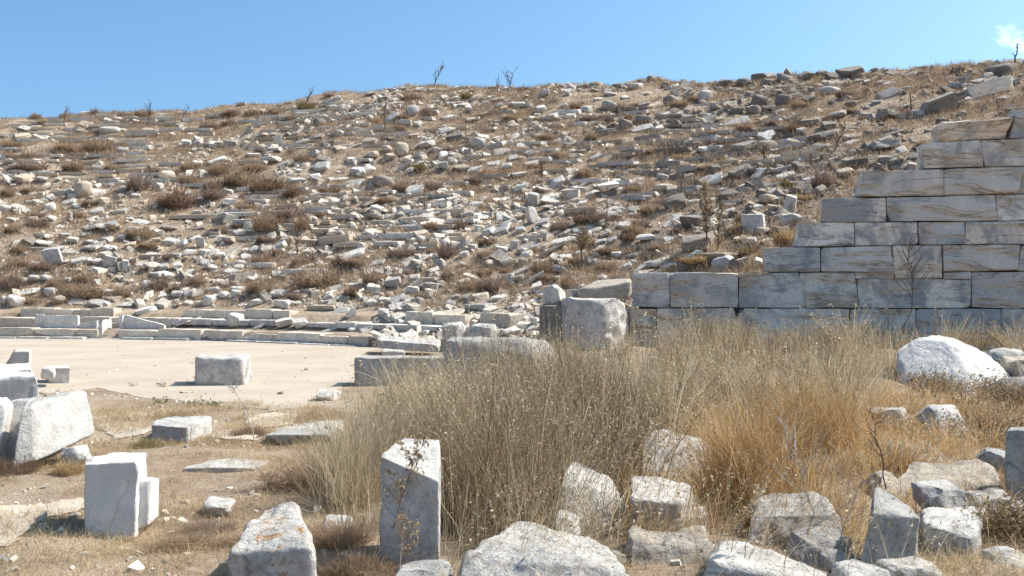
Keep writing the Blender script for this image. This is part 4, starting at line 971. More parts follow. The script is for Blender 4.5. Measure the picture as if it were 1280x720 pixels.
# ------------------------------------------------------------------ the tumbled stones of the slope
# every line: middle, foot, width, height on a sighting sheet, form (b block, s slab, r boulder, u upright, t seat slab), tone (w, g, t, d; d also carries painted shade)
SHEETS = [
(0, 110, 4.557, """120 300 95 38 b t;185 232 85 28 s t;22 282 85 22 s d;225 300 105 30 s t;480 152 62 32 b w;300 212 110 20 s d;480 222 90 25 s t;300 240 70 22 s t
465 250 75 22 s t;615 262 120 40 r g;610 195 50 25 b w;665 195 55 32 r t;600 222 150 22 s d;770 205 35 30 b w;860 212 70 40 b t;840 255 60 38 b t;120 555 110 55 b t
240 540 70 30 s g;35 560 75 38 s g;460 620 95 90 r t;555 570 40 42 b w;620 565 80 30 b g;690 590 55 35 b w;545 612 110 45 s w;290 645 50 48 b w;250 655 50 36 b g;280 705 65 52 r w
110 705 110 40 s w;25 710 60 60 b w;390 665 80 35 s w;430 690 55 30 b g;590 665 60 42 b t;690 655 35 25 b t;770 625 50 25 b g;945 530 95 55 r t;1060 340 65 40 b g
1125 330 60 30 b g;1175 345 45 30 b d;1215 350 60 36 b g;1105 348 30 22 b w;1140 352 30 22 b w;1235 320 50 22 s t;1190 300 40 20 b w;1100 300 50 18 s t;1235 432 110 45 s w;790 370 85 30 s t;690 365 80 32 r g;840 350 50 30 b w;855 465 40 22 b t
1150 638 60 20 s w;1225 634 80 22 s w;815 655 50 20 b t;555 716 95 40 s w;680 716 105 45 s g;770 692 90 25 s t;440 385 100 10 t t;255 397 80 24 t t;400 392 130 14 t t;510 402 80 12 t t;650 408 70 10 t t;800 410 160 8 t t
130 430 230 10 t t;300 475 80 20 s t;100 495 80 12 t t;270 498 120 12 t t;440 500 60 20 t g;610 508 80 14 t t;550 480 70 32 b d;10 405 60 22 s w;330 315 80 26 s t;650 310 90 22 s t;620 275 100 16 s t;550 248 60 14 s t
130 705 20 16 b w;400 600 60 30 b g;410 640 50 40 b w;345 595 40 22 b g;330 540 30 14 b w;160 660 40 20 b w;980 270 40 22 b w;1085 270 40 22 b w;1030 215 60 14 s t;700 250 40 22 b t;900 190 80 8 t t;130 250 90 18 s w;290 182 150 8 t t;740 380 40 20 b t;850 520 40 16 b t;980 572 40 18 b w;900 590 60 40 r g;1070 612 40 30 b g"""),
(270, 90, 4.557, """200 435 100 42 b t;258 465 65 35 r t;340 465 85 35 b w;358 430 50 62 u g;205 500 75 28 s w;310 525 110 46 b w;385 535 70 25 s w;278 248 55 38 b t;385 192 90 25 s t;660 225 65 48 b g
585 317 75 52 r d;630 305 40 50 u t;700 367 50 50 b w;732 265 30 38 u w;835 225 45 40 b w;1000 290 105 38 s w;975 250 40 42 b w;905 245 40 52 b g;1120 250 70 55 r g;1065 250 80 28 s t;1075 322 75 42 b w;1150 310 45 35 b w
1255 240 40 30 b w;545 492 105 50 b g;610 507 80 28 s d;770 520 45 35 b w;805 588 80 65 b g;865 557 45 35 b w;830 614 60 45 b w;895 512 75 35 r t;970 467 65 35 r t;1060 487 75 72 r t;990 515 60 40 b t;1205 450 90 62 b g
1210 475 80 26 s w;1185 522 95 38 s w;470 530 60 20 s w;600 572 100 40 s w;565 625 70 50 b w;455 632 95 28 s w;710 617 75 26 s w;650 625 40 30 b w;770 662 155 26 s w;945 655 125 62 r d;885 645 60 48 b t;1135 702 95 34 s w
560 707 60 24 s w;970 397 90 40 b d;1040 405 70 36 b d;1125 382 70 30 s t;1185 392 60 45 b g;640 422 80 54 b d;880 415 90 50 b d;490 417 90 35 s g;570 392 95 25 s g;798 392 35 20 b w;340 362 70 20 s t;450 365 90 20 s t;120 297 45 30 b t
1080 548 110 40 s w;450 292 80 14 t t;410 310 110 12 t t;430 332 120 14 t t;745 292 90 20 t t;780 264 70 14 t t;795 236 60 12 t t;840 352 110 12 t t;930 327 80 18 t g;1235 345 100 14 t t;110 415 80 20 s t;20 440 50 40 b t;25 190 60 24 b w;80 185 50 20 b w;140 195 60 24 b g;540 235 70 20 s d
420 215 70 20 s t;850 188 60 22 s d;1025 165 40 16 b w;950 165 60 30 b d;935 110 60 18 b g;1000 112 50 16 b w;1060 112 60 16 b w;1160 110 70 20 b g;1230 115 50 22 b w;880 140 60 22 b w;760 180 40 22 b w;690 160 40 24 b w;380 150 50 18 b w;300 170 40 24 b g;590 540 60 20 s w;1020 612 70 26 b t;700 580 30 24 b w;340 640 60 10 t t;560 550 40 18 b w;430 570 50 18 s w;420 590 40 20 s w;470 570 30 18 b w;960 700 60 22 s t;780 430 110 24 s t;710 440 80 36 b t;1140 445 70 28 s t;1110 580 40 30 b w;1160 672 50 20 b w;60 700 60 50 b g;155 400 80 14 s t;265 370 50 18 b t;210 285 40 22 b t;230 318 60 24 b g;1000 345 60 14 t t;610 660 80 12 t t"""),
(540, 90, 4.557, """92 282 68 40 s w;220 295 65 22 s w;252 277 45 20 b w;205 237 40 40 b w;80 362 95 50 s g;145 407 110 58 b d;262 440 88 68 u g;373 437 116 70 s g;340 350 60 30 b w;350 335 40 30 b w;400 475 115 50 s w;465 502 65 36 s w
215 502 85 35 s w;195 470 65 34 b w;60 507 60 50 s w;65 564 60 52 b g;20 562 20 30 b w;175 572 100 60 s t;248 580 86 44 b w;310 490 55 30 b w;350 532 90 30 s w;430 555 60 44 b w;505 602 115 42 s w;512 500 40 25 b w;560 480 60 40 b g;560 412 60 25 s w
570 535 85 36 s w;492 206 80 40 b g;452 202 40 30 b w;685 272 75 44 b w;765 266 25 28 b t;757 206 40 35 b g;1005 227 85 55 r g;880 232 70 40 r g;1125 222 70 35 b w;1210 212 70 42 b d;620 232 65 40 r g;800 417 120 48 s d;650 145 60 34 b g
375 170 80 24 s t;865 95 62 32 r d;930 87 66 32 r d;1060 102 70 38 r d;797 99 50 30 b g;1165 97 80 32 r g;1015 372 100 56 b d;1000 318 115 20 s t;900 310 80 22 s d;680 322 170 16 t t;690 360 90 30 b d;1100 332 80 50 r d;1210 302 95 40 r d;1200 348 130 46 s g
835 484 110 36 b d;935 502 75 28 s w;815 582 50 40 b w;725 652 95 54 b w;510 685 85 50 b w;650 682 120 42 s w;1000 664 140 62 s w;1060 640 60 40 b w;840 696 75 55 b w;925 710 65 45 b w;580 716 70 40 b w;680 718 110 34 s w
820 642 50 26 b w;870 642 70 26 s w;1160 622 110 25 s w;1150 657 120 12 t w;1200 580 170 22 t t;1040 405 150 10 t t;1110 435 160 10 t t;1130 455 100 14 t g;1100 485 140 12 t t;880 440 90 12 t t;960 545 140 10 t t;930 575 120 10 t t;1250 500 80 14 t t;1230 545 90 14 t t;60 690 60 22 b w;110 716 50 16 b w;430 662 60 14 t w
620 630 40 26 b w;160 185 40 22 b w;130 170 40 20 b w;240 180 60 20 b t;300 190 40 16 b w;385 205 40 20 b w;410 215 50 22 b t;20 242 40 30 b w;60 110 60 20 b g;130 100 50 18 b g;200 95 50 18 b g;350 95 60 22 d d;430 105 40 20 b w;560 95 90 22 r d;720 95 60 18 b g;620 130 80 12 s w;760 120 50 22 b w
690 175 50 20 b g;540 200 70 12 t w;950 165 50 24 b w;1020 135 80 28 b w;1100 150 50 14 b w;1220 130 60 20 b g;860 180 50 18 b t;320 405 30 26 b g;440 420 50 40 b g;520 440 80 26 s g;600 470 30 24 b w;300 260 50 14 b t;20 460 40 50 b w;290 520 60 26 b t;780 400 40 12 t t;570 335 50 16 b t;540 350 60 20 t d;520 370 30 30 b t;1090 620 60 30 b d;1050 650 60 36 b w;1030 690 70 36 b d;300 635 150 8 t t;180 325 60 14 t t;640 300 60 12 t t;470 330 60 14 t t""".replace(' d d;', ' b d;')),
(810, 70, 4.557, """1050 96 100 58 b d;1175 114 146 76 b d;1065 130 95 44 b d;905 139 90 60 b d;985 116 64 54 b d;785 152 105 52 r d;690 167 90 40 r d;640 152 90 50 r d;545 172 85 46 r d;450 177 90 40 r d;235 187 110 35 s d;1195 124 80 26 r g;1060 167 110 25 s g
330 252 85 68 r g;135 279 95 56 r d;40 292 100 34 s t;225 217 80 30 s w;382 287 40 32 b w;635 289 100 72 r d;775 289 95 62 r d;760 320 65 30 b w;850 237 100 46 b d;1040 222 120 44 r g;925 264 75 42 b d;1170 287 100 26 r d;520 332 90 40 r d;615 329 70 52 r d
110 352 65 32 b g;250 374 90 46 b d;360 384 90 52 b d;60 432 70 30 b w;820 369 110 42 b d;1080 354 120 50 b d;940 394 110 56 b d;975 387 40 22 b w;1240 354 80 46 b d;500 400 200 36 s g;1015 484 165 76 b d;950 559 150 60 s d;1200 474 150 50 s d;560 544 125 76 b d;690 479 120 60 b g
680 534 120 56 r t;600 467 40 30 b w;755 592 60 44 s w;1230 630 170 76 b d;1165 509 90 30 s w;780 664 130 50 b g;790 708 115 46 s w;535 694 130 80 b d;650 694 110 50 b g;335 716 80 40 s w;240 712 70 52 b t;85 710 70 44 b g;880 604 60 34 b w;90 612 80 36 b d;150 612 70 20 s w
60 597 120 12 t t;400 592 150 14 t t;430 555 130 14 t d;200 642 160 12 t t;250 520 80 14 t t;420 480 90 12 t t;330 430 120 12 t g;150 440 110 14 t g;230 500 60 22 b d;320 545 80 36 b g;500 440 90 22 s t;600 420 60 20 b d;60 490 100 12 t t;30 660 100 16 t t;120 670 90 12 t t;300 610 110 14 t d;480 620 100 14 t d
700 350 60 22 b g;680 310 40 26 b d;860 310 50 26 b d;560 240 80 20 s d;470 280 80 20 s t;420 320 90 18 s d;660 370 60 20 s t;880 430 60 26 b g;1130 440 60 24 b g;1060 600 60 24 b g;960 610 50 24 b g;700 600 60 36 b g;600 600 40 40 b d;890 650 50 22 b g;980 660 110 30 s d;1000 700 60 40 b g;1100 540 70 22 s g;950 720 120 30 s g;410 200 40 24 b g;490 195 60 26 b g;120 190 50 22 b g;180 195 50 24 b d;740 190 40 24 b g;680 195 40 22 b g;600 195 40 22 b d;830 160 30 22 b w;960 180 60 22 b d;880 185 50 24 b d;1120 160 60 22 b d;1200 150 60 24 b d;1250 160 40 24 b g;210 370 50 30 b d;300 390 60 30 b d;410 370 50 26 b t;170 350 60 24 b d;1130 700 90 50 b t"""),
(850, 60, 2.974, """975 238 135 85 b d;1210 108 100 50 r d;1170 168 190 58 s d;790 182 90 38 s g;1030 148 60 30 b g;1075 198 35 24 b w;690 262 60 32 b d;800 267 120 46 b d;780 377 120 44 b g;690 444 140 56 b d;800 325 110 40 s d;650 217 70 16 s d;860 110 60 22 b d;910 100 50 20 b d;800 100 60 16 b d;730 85 30 14 b w;780 140 50 20 b g;840 160 40 24 b g;1070 150 50 26 b d;1120 130 60 22 b g;1240 140 60 26 b g;880 250 40 26 b g;840 220 40 16 b w;760 345 70 26 s g;830 395 40 30 b w;860 430 60 30 b g;620 340 60 26 b g;560 300 60 30 b d;520 270 40 20 b w"""),
(0, 240, 4.557, """235 257 120 44 s w;170 308 110 46 s d;250 325 100 30 s w;55 174 80 46 b w;283 167 60 30 b w;180 167 55 40 b t;400 162 25 46 u g;485 202 95 32 s w;530 162 55 25 b w;545 192 90 24 s w;525 232 110 30 s w;635 212 70 60 b w;790 184 100 42 b w;740 167 40 24 b w
560 147 90 40 s w;370 262 65 40 b w;345 207 75 28 s w;410 302 70 36 b w;480 264 50 26 b g;600 287 80 46 b w;585 242 60 28 b w;755 247 75 34 b w;700 287 50 36 b w;770 292 95 42 b d;520 312 100 24 s w;520 347 110 30 s g;615 337 70 24 s w;335 347 100 28 s w;300 432 110 92 u g
440 417 100 54 s w;490 402 60 36 b w;545 417 70 36 b g;600 377 50 20 b w;620 442 80 62 u g;710 457 40 66 u w;660 432 50 60 u d;755 417 50 36 b t;805 427 60 34 b w;925 452 75 42 b w;1010 447 60 42 b w;860 457 30 40 b w;890 489 95 38 b g;965 487 45 24 b w;880 227 80 30 s w;965 227 100 36 s d
965 312 90 50 b w;1035 312 70 46 b w;1075 362 75 42 b w;1145 317 50 66 u w;1155 357 50 42 b w;1215 367 55 56 s w;1170 417 80 32 s w;1215 442 65 26 s w;1085 467 70 24 s w;835 552 55 44 r w;190 522 60 42 b w;255 517 60 36 b g;550 527 40 46 b w;385 517 40 30 b w;165 592 100 36 s w
280 607 65 46 r w;330 642 80 46 r t;400 592 75 46 b g;630 588 85 48 b w;640 626 105 36 b t;80 652 100 60 r w;25 642 45 36 r w;440 645 110 26 s w;545 650 110 36 b g;605 648 40 28 b w;920 607 55 26 b g;1005 607 70 46 b g;1080 607 75 44 b w;1130 647 40 38 b w;1185 647 65 58 r w
1215 622 70 46 s w;1215 572 70 36 b w;1185 512 75 26 s w;740 592 35 30 b w;1005 537 50 30 s t;310 450 90 26 s w;825 690 120 46 b w;1120 132 60 36 b g;1000 655 85 14 s w;715 657 110 20 s w;1000 372 80 10 t w;860 370 90 14 s w;1110 150 50 12 t w;1240 165 70 12 t g;470 142 60 22 s t;740 335 60 30 b t;890 290 50 26 b t;1100 280 40 30 b w;1260 270 40 30 b w;1150 215 80 26 b t;200 440 60 20 b w;430 435 60 24 b t;880 340 60 22 b t;1260 380 40 40 b w;120 520 60 18 b g;250 480 60 16 s w;300 580 50 26 b w;700 510 60 16 s t;1020 490 50 18 b w;1250 530 50 30 b w;1050 400 40 30 b t;250 300 40 20 b g;230 280 40 16 b w"""),
(270, 240, 4.557, """190 227 70 46 r w;175 282 70 36 b g;75 297 85 42 b t;310 288 66 60 s w;370 338 85 56 b w;395 307 50 36 b g;510 292 75 42 b t;525 367 40 44 b w;690 290 210 50 t t;805 302 70 28 s g;770 382 150 54 s w;905 417 120 18 s w;890 462 80 26 s w;930 420 60 18 s w;1065 457 70 28 s w
990 462 40 26 b g;1170 442 60 30 s w;1130 502 70 36 s w;1010 547 100 70 b g;1115 582 75 72 b g;1195 562 70 46 b g;1250 552 40 32 b w;1170 262 80 56 b t;1170 292 50 56 b w;1120 302 50 46 b w;1170 342 55 46 b g;1185 402 110 26 s w;170 390 70 50 b w;140 420 60 40 b w;215 347 60 46 b g;195 432 75 20 s w
85 472 100 46 s g;180 512 105 38 b g;355 487 95 42 b w;415 502 65 30 b t;50 547 55 42 b t;118 572 80 46 b g;110 602 65 36 r w;45 607 65 36 r w;175 602 50 38 b w;225 602 55 30 b g;220 652 80 46 b w;345 602 110 48 s w;375 662 95 66 b w;460 597 35 26 r w;635 622 75 50 b g;720 627 85 50 b w;685 567 80 30 b w
605 532 60 20 s g;785 562 60 46 b g;835 617 50 20 b g;890 647 65 40 b w;950 637 60 42 b w;1030 637 105 60 b g;1110 632 90 40 s w;715 687 105 46 s w;770 707 75 56 b w;955 702 70 56 b w;1060 662 155 20 s w;1115 712 80 42 b w;1190 707 80 30 b w;1250 712 50 46 b g;615 672 210 32 t t;1220 133 125 34 s w;1232 166 110 30 s t
290 98 90 14 t t;415 94 130 12 t t;595 126 180 24 t w;815 118 130 20 t t;745 158 160 24 t w;900 162 110 26 r d;870 88 100 22 s t;920 108 70 32 b w;560 54 180 10 t t;330 163 130 12 t t;540 198 120 26 t t;650 227 290 24 t t;850 227 120 24 t t;120 122 150 14 t g;280 120 90 12 t t;990 142 60 32 s w;1070 125 90 22 s w;690 82 160 10 t t;420 182 100 10 t t;860 50 110 16 t t;90 60 90 12 t t;20 165 60 14 t g;420 130 70 18 s t;1020 215 110 16 t g
560 20 60 24 b w;960 20 60 20 s w;1090 40 60 40 b g;80 235 80 16 s w;60 250 50 24 b w;140 250 60 30 b w;250 395 70 26 b t;430 360 60 22 b g;480 465 60 40 b t;600 340 30 24 b g;630 330 50 14 s t;640 190 60 14 t t;880 260 80 16 t t;920 480 60 20 s t;1250 525 60 20 b w;1060 280 120 26 t d;20 370 60 30 b t;20 495 60 20 b g;10 570 40 40 b w;240 430 40 22 b t;850 600 30 18 b w"""),
(540, 240, 4.557, """45 67 60 26 b w;110 57 70 30 b w;245 97 90 56 b w;335 87 50 40 b w;420 92 75 50 b t;575 77 70 76 u g;670 62 120 40 s w;500 112 75 26 s w;575 182 60 96 u w;395 160 70 70 s w;430 187 110 56 s w;640 192 85 42 b g;735 132 60 50 b g;735 107 45 36 b w;790 57 90 26 s w;855 82 55 30 b w;750 82 110 36 s g
1010 142 150 46 s w;1100 212 95 42 s w;1065 157 60 26 b w;405 237 105 56 s w;330 247 80 56 b g;270 222 55 50 b w;505 237 60 42 b w;240 177 60 60 b d;275 162 100 50 s w;615 247 35 30 b t;155 327 105 56 b g;400 357 70 56 b g;465 327 50 50 u w;560 332 135 46 s g;690 347 200 48 s t;750 292 150 28 s w;885 232 165 44 s w;880 267 75 46 b w
990 262 70 36 s w;1215 292 110 46 b g;430 412 90 46 b w;540 387 75 46 b w;185 382 60 46 b w;175 427 55 36 b w;45 452 75 60 r g;340 442 80 60 b t;760 392 90 52 b w;730 462 90 42 b w;700 402 60 26 b w;520 462 150 30 s w;590 512 130 42 s w;490 512 80 42 b t;270 602 110 60 s t;190 612 70 30 b w;375 612 100 30 s w;455 547 55 28 b w
350 507 60 22 s w;185 542 80 42 r t;20 552 40 36 b w;110 652 65 44 b g;550 582 70 20 s w;1055 387 60 40 b w;530 662 110 36 s t;280 667 180 26 t w;105 457 25 20 b w;100 30 60 16 b w;20 150 100 30 s t;100 185 60 26 b w;200 140 80 40 b g;150 100 40 36 b g;470 60 60 26 b t;840 105 40 18 b t;850 60 70 26 b w;1140 120 80 40 s g;1060 70 110 22 s g;960 60 60 20 b t
1150 270 70 24 b g;1110 250 70 26 b g;960 300 80 26 s g;1030 300 60 22 b g;1140 380 80 24 b g;1160 430 60 40 b w;1230 420 70 40 b w;1200 195 50 16 b t;640 420 40 22 b w;590 410 50 24 b w;850 350 60 26 b g;120 265 180 8 t t;320 262 170 16 t d;30 300 40 14 b t;240 440 50 20 b t;130 610 60 30 b g;620 610 50 30 b w;580 640 60 30 b w;830 520 80 14 s t;960 490 60 14 s t;700 250 70 14 s t;760 250 80 26 s w;520 330 50 22 b g"""),
(770, 200, 4.557, """345 295 140 122 b d;275 182 120 42 r t;450 252 70 42 b w;440 397 130 96 b d;480 522 200 128 b d;550 470 80 90 b w;440 582 130 66 b w;265 592 170 66 s w;630 628 140 86 r g;790 422 140 118 u g;260 122 90 46 b d;420 122 80 56 b t;520 137 80 50 b w;560 142 120 50 s w;650 217 110 66 b d;720 97 140 70 b d;830 112 130 56 b g
965 82 120 60 b g;960 122 110 50 s w;1100 122 160 60 s d;790 287 90 46 b w;650 312 70 28 b w;330 362 130 36 s w;440 187 80 42 b w;60 392 90 42 s w;160 472 110 46 b g;310 472 90 36 s w;1000 387 120 92 b g;990 300 70 92 u w;870 262 100 46 r t;780 487 70 40 b w;850 442 100 40 r t;740 640 110 24 s w;575 642 50 20 b w;800 642 100 26 s w;150 640 130 40 s w;60 640 80 60 b w
240 600 90 40 s w;300 620 110 30 s w;100 330 60 30 b g;20 300 60 40 b g;30 340 60 40 b w;560 300 60 36 b w;600 110 90 26 s w;500 180 60 40 b g;700 260 80 24 s g;760 330 110 26 s w;910 240 60 26 b g;890 200 70 30 b g;1150 160 80 26 s d;1060 110 60 30 b w;1170 200 80 70 b d;180 380 60 20 b w;240 440 60 20 s g;700 470 60 20 b t;350 330 60 16 s w;200 80 100 16 t t;100 90 110 14 t w;80 160 60 14 t t;40 130 60 30 b w;20 180 50 22 b g;620 180 60 22 b g;850 470 60 16 s t;450 50 80 16 t t;300 60 90 16 t d;560 60 70 16 s d"""),
]
SHEETS.append((0, 0, 1.0, '293 410 20 16 r w;327 411 26 7 s w;355 411 25 15 b w;375 412 21 13 b w;412 414 24 9 s w;424 408 18 7 b w;442 415 15 11 b w;459 416 19 12 b w;442 395 18 12 b w;479 394 15 12 b w;515 396 18 9 b w;532 397 18 6 b w;562 397 40 10 b t;619 405 36 13 b t;486 417 18 6 b t;522 403 16 5 s t;530 419 18 10 b w;700 398 12 10 b w;655 400 30 7 s w;645 388 22 9 b w;668 412 20 9 b w;600 398 24 6 s w;610 418 26 8 s t;640 420 30 9 b w;230 410 36 4 s w'))
SMALL_DROP = 34          # sheet area below which a stone goes into the rubble
recs = []
for ox, oy, sc, txt in SHEETS:
    for ent in txt.replace('\n', ';').split(';'):
        f = ent.split()
        if len(f) < 6: continue
        x, y, w_, h_ = [float(v) / sc for v in f[:4]]
        recs.append([ox + x, oy + y, w_, h_, f[4], f[5]])
seen = []
for r_ in recs:
    if any(abs(r_[0] - q[0]) < 0.35 * (r_[2] + q[2]) * .5 + 1.5 and abs(r_[1] - q[1]) < 4 for q in seen): continue
    seen.append(r_)
recs = seen
gp, ok = ground_at([r_[0] for r_ in recs], [r_[1] for r_ in recs], 21.0)
recs = [(r_, gp[i]) for i, r_ in enumerate(recs) if ok[i] and gp[i][1] < 73]

# shapes shared by the stones of the slope
VAR = {}
for form, nvar in (('b', 22), ('s', 14), ('r', 8), ('u', 6), ('t', 8)):
    VAR[form] = []
    for k in range(nvar):
        rs = np.random.default_rng(900 + k + 40 * ord(form))
        if form == 'b':
            V, Q = hexa(box_corners(1, 1, 1, .34, rs), 6, .06, .07, 1.5, 9, (.62, .95), k + 7)
        elif form == 's':
            V, Q = hexa(box_corners(1, 1, 1, .28, rs), 6, .06, .06, 1.5, 7, (.66, .95), k + 27)
        elif form == 'r':
            V, Q = hexa(box_corners(1, 1, 1, .15, rs), 6, .55, .09, 1.3, 6, (.72, .95), k + 47)
        elif form == 'u':
            V, Q = hexa(box_corners(1, 1, 1, .25, rs), 5, .10, .05, 1.2, 6, (.68, .95), k + 67)
        else:
            V, Q = hexa(box_corners(1, 1, 1, .08, rs), 5, .06, .035, 1.4, 3, (.85, .98), k + 87)
        V -= (V.max(0) + V.min(0)) / 2
        V /= (V.max(0) - V.min(0)) / 2
        me = mesh({'b': 'tumbled_block', 's': 'fallen_slab', 'r': 'slope_boulder', 'u': 'tilted_stone', 't': 'seat_slab'}[form], V, Q, M['w'], form == 'r')
        VAR[form].append(me)
NAME = {'b': 'tumbled_block', 's': 'fallen_slab', 'r': 'slope_boulder', 'u': 'tilted_stone', 't': 'seat_slab'}
CAT = {'b': 'block', 's': 'slab', 'r': 'boulder', 'u': 'stone', 't': 'seat slab'}
hill_items = []      # (object, px, py, form, tone, size)
hill_rs = np.random.default_rng(5)
def put_stone(p, w_, h_, form, tone, px, py, yaw=None):
    Yd = p[1]
    wid = w_ / F * Yd; hgt = h_ / F * Yd
    rs = hill_rs
    me = VAR[form][rs.integers(0, len(VAR[form]))]
    o = bpy.data.objects.new(NAME[form], me)
    COL.objects.link(o)
    o.material_slots[0].link = 'OBJECT'
    o.material_slots[0].material = M[tone]
    nrm = slope_normal(p[0], p[1])
    k = {'b': .8, 's': 1.1, 'r': .3, 'u': .3, 't': .2}[form]
    up = (Vector((0, 0, 1)) * (1 - k) + nrm * k).normalized()
    tang = math.atan2(-(p[0] - CX), (p[1] - CY))       # along the curved rows
    if form == 'b': dep, thick, yaw_ = wid * rs.uniform(.65, 1.0), hgt * .76, rs.uniform(-.6, .6)
    elif form == 's': dep, thick, yaw_ = max(wid * rs.uniform(.5, .75), hgt * 1.6), hgt * .55, rs.uniform(-.5, .5)
    elif form == 'r': dep, thick, yaw_ = wid * rs.uniform(.7, .95), hgt * 1.15, rs.uniform(-1, 1)
    elif form == 'u': dep, thick, yaw_ = wid * rs.uniform(.4, .8), hgt * 1.1, rs.uniform(-.5, .5)
    else: dep, thick, yaw_ = rs.uniform(.42, .6), max(.17, hgt * .9), tang + rs.uniform(-.05, .05)
    if form == 's': up = (up + Vector((rs.normal(0, .16), rs.normal(0, .16), 0))).normalized()
    elif form in 'bru': up = (up + Vector((rs.normal(0, .16), rs.normal(0, .12), 0))).normalized()
    zq = Vector((0, 0, 1)).rotation_difference(up)
    rot = zq.to_matrix() @ Matrix.Rotation(yaw_ if yaw is None else yaw, 3, 'Z')
    if rs.random() < .5: rot = rot @ Matrix.Rotation(math.pi, 3, 'Z')
    o.rotation_euler = rot.to_euler()
    o.scale = (wid / 2, dep / 2, thick / 2)
    loc = Vector(p) + Vector((0, dep * .28, 0))
    loc.z = hz(loc.x, loc.y) if form != 't' else max(p[2], hz(loc.x, loc.y) - .12)
    sinkk = {'b': .30, 's': .22, 'r': .26, 'u': .36, 't': .42}[form]
    o.location = loc + up * thick * sinkk
    hill_items.append([o, px, py - h_ / 2, form, tone, w_ * h_, w_])
    return o
for (r_, p) in sorted(recs, key=lambda a: a[0][1]):
    put_stone(p, r_[2], r_[3], r_[4], r_[5], r_[0], r_[1])

# further worn seat slabs, set in short runs on the curved rows where the rows still show
zones = [(0, 260, 140, 235, .72), (330, 560, 130, 190, .8), (300, 580, 235, 310, .8), (470, 560, 92, 150, .2), (760, 1010, 140, 260, .75), (540, 830, 130, 240, .42), (540, 660, 365, 402, .2), (560, 830, 120, 170, .14), (200, 330, 180, 225, .1)]
srs = np.random.default_rng(77)
loose = []
cand = []
for kr in range(1, 37):
    rr_ = 14 + .82 * kr - .14 + RO
    a = -16.0
    while a < 76:
        L = srs.uniform(.9, 2.4)
        am = a + math.degrees(L / 2 / rr_)
        x, y = CX + rr_ * math.sin(R(am)), CY + rr_ * math.cos(R(am))
        cand.append((x, y, L, srs.random(), srs.random(), srs.random()))
        a += math.degrees((L + .05) / rr_)
srs.shuffle(cand)
cp = np.array([(c[0], c[1]) for c in cand]); ch = height(cp[:, 0], cp[:, 1])
cpx, cpy = pix(np.column_stack([cp, ch]))
n_seat = 0
for i, c in enumerate(cand):
    if not (-10 < cpx[i] < 1290): continue
    pr = .07
    for x0, x1, y0, y1, pz in zones:
        if x0 <= cpx[i] <= x1 and y0 <= cpy[i] <= y1: pr = pz
    if c[3] > pr: continue
    hpx = (.14 + .1 * c[4]) * F / c[1]
    tone = 'w' if c[5] < .5 else ('t' if c[5] < .85 else 'g')
    if cpx[i] > 760: tone = 'd' if c[5] < .4 else ('g' if c[5] < .7 else 't')
    if n_seat >= 180:
        nrm_ = None
        loose.append((c, tone, ch[i], hpx * c[1] / F))
    else:
        put_stone(np.array([c[0], c[1] - .2, ch[i]]), c[2] * F / c[1], hpx, 't', tone, cpx[i], cpy[i]); n_seat += 1

# the remaining worn runs of seat slabs, joined
lv_, lq_, lm_, lo_ = [], [], [], 0
for (c, tone, z_, th_) in loose:
    L = c[2] / 2; am = math.atan2(-(c[0] - CX), c[1] - CY)
    bc = box_corners(L, .24, max(.10, th_ * .6), .12, srs)
    V, Qd = hexa(bc, 3, .03, .03, 2.0, 2, (.85, .97), int(c[3] * 9999))
    ca, sa = math.cos(am), math.sin(am)
    V = np.column_stack([V[:, 0] * ca - V[:, 1] * sa + c[0], V[:, 0] * sa + V[:, 1] * ca + c[1], V[:, 2] + z_ + .04])
    lv_.append(V); lq_.append(Qd + lo_); lo_ += len(V); lm_.append(np.full(len(Qd), 'wgtd'.index(tone), np.int32))
me = mesh('seat_remains', np.concatenate(lv_), np.concatenate(lq_))
for k_ in 'wgtd': me.materials.append(M[k_])
me.polygons.foreach_set('material_index', np.concatenate(lm_))
tag(link('seat_remains', me), 'worn half buried seat slabs in curved runs over the slope', None, None, 'stuff')
print('joined seat slabs', len(loose))

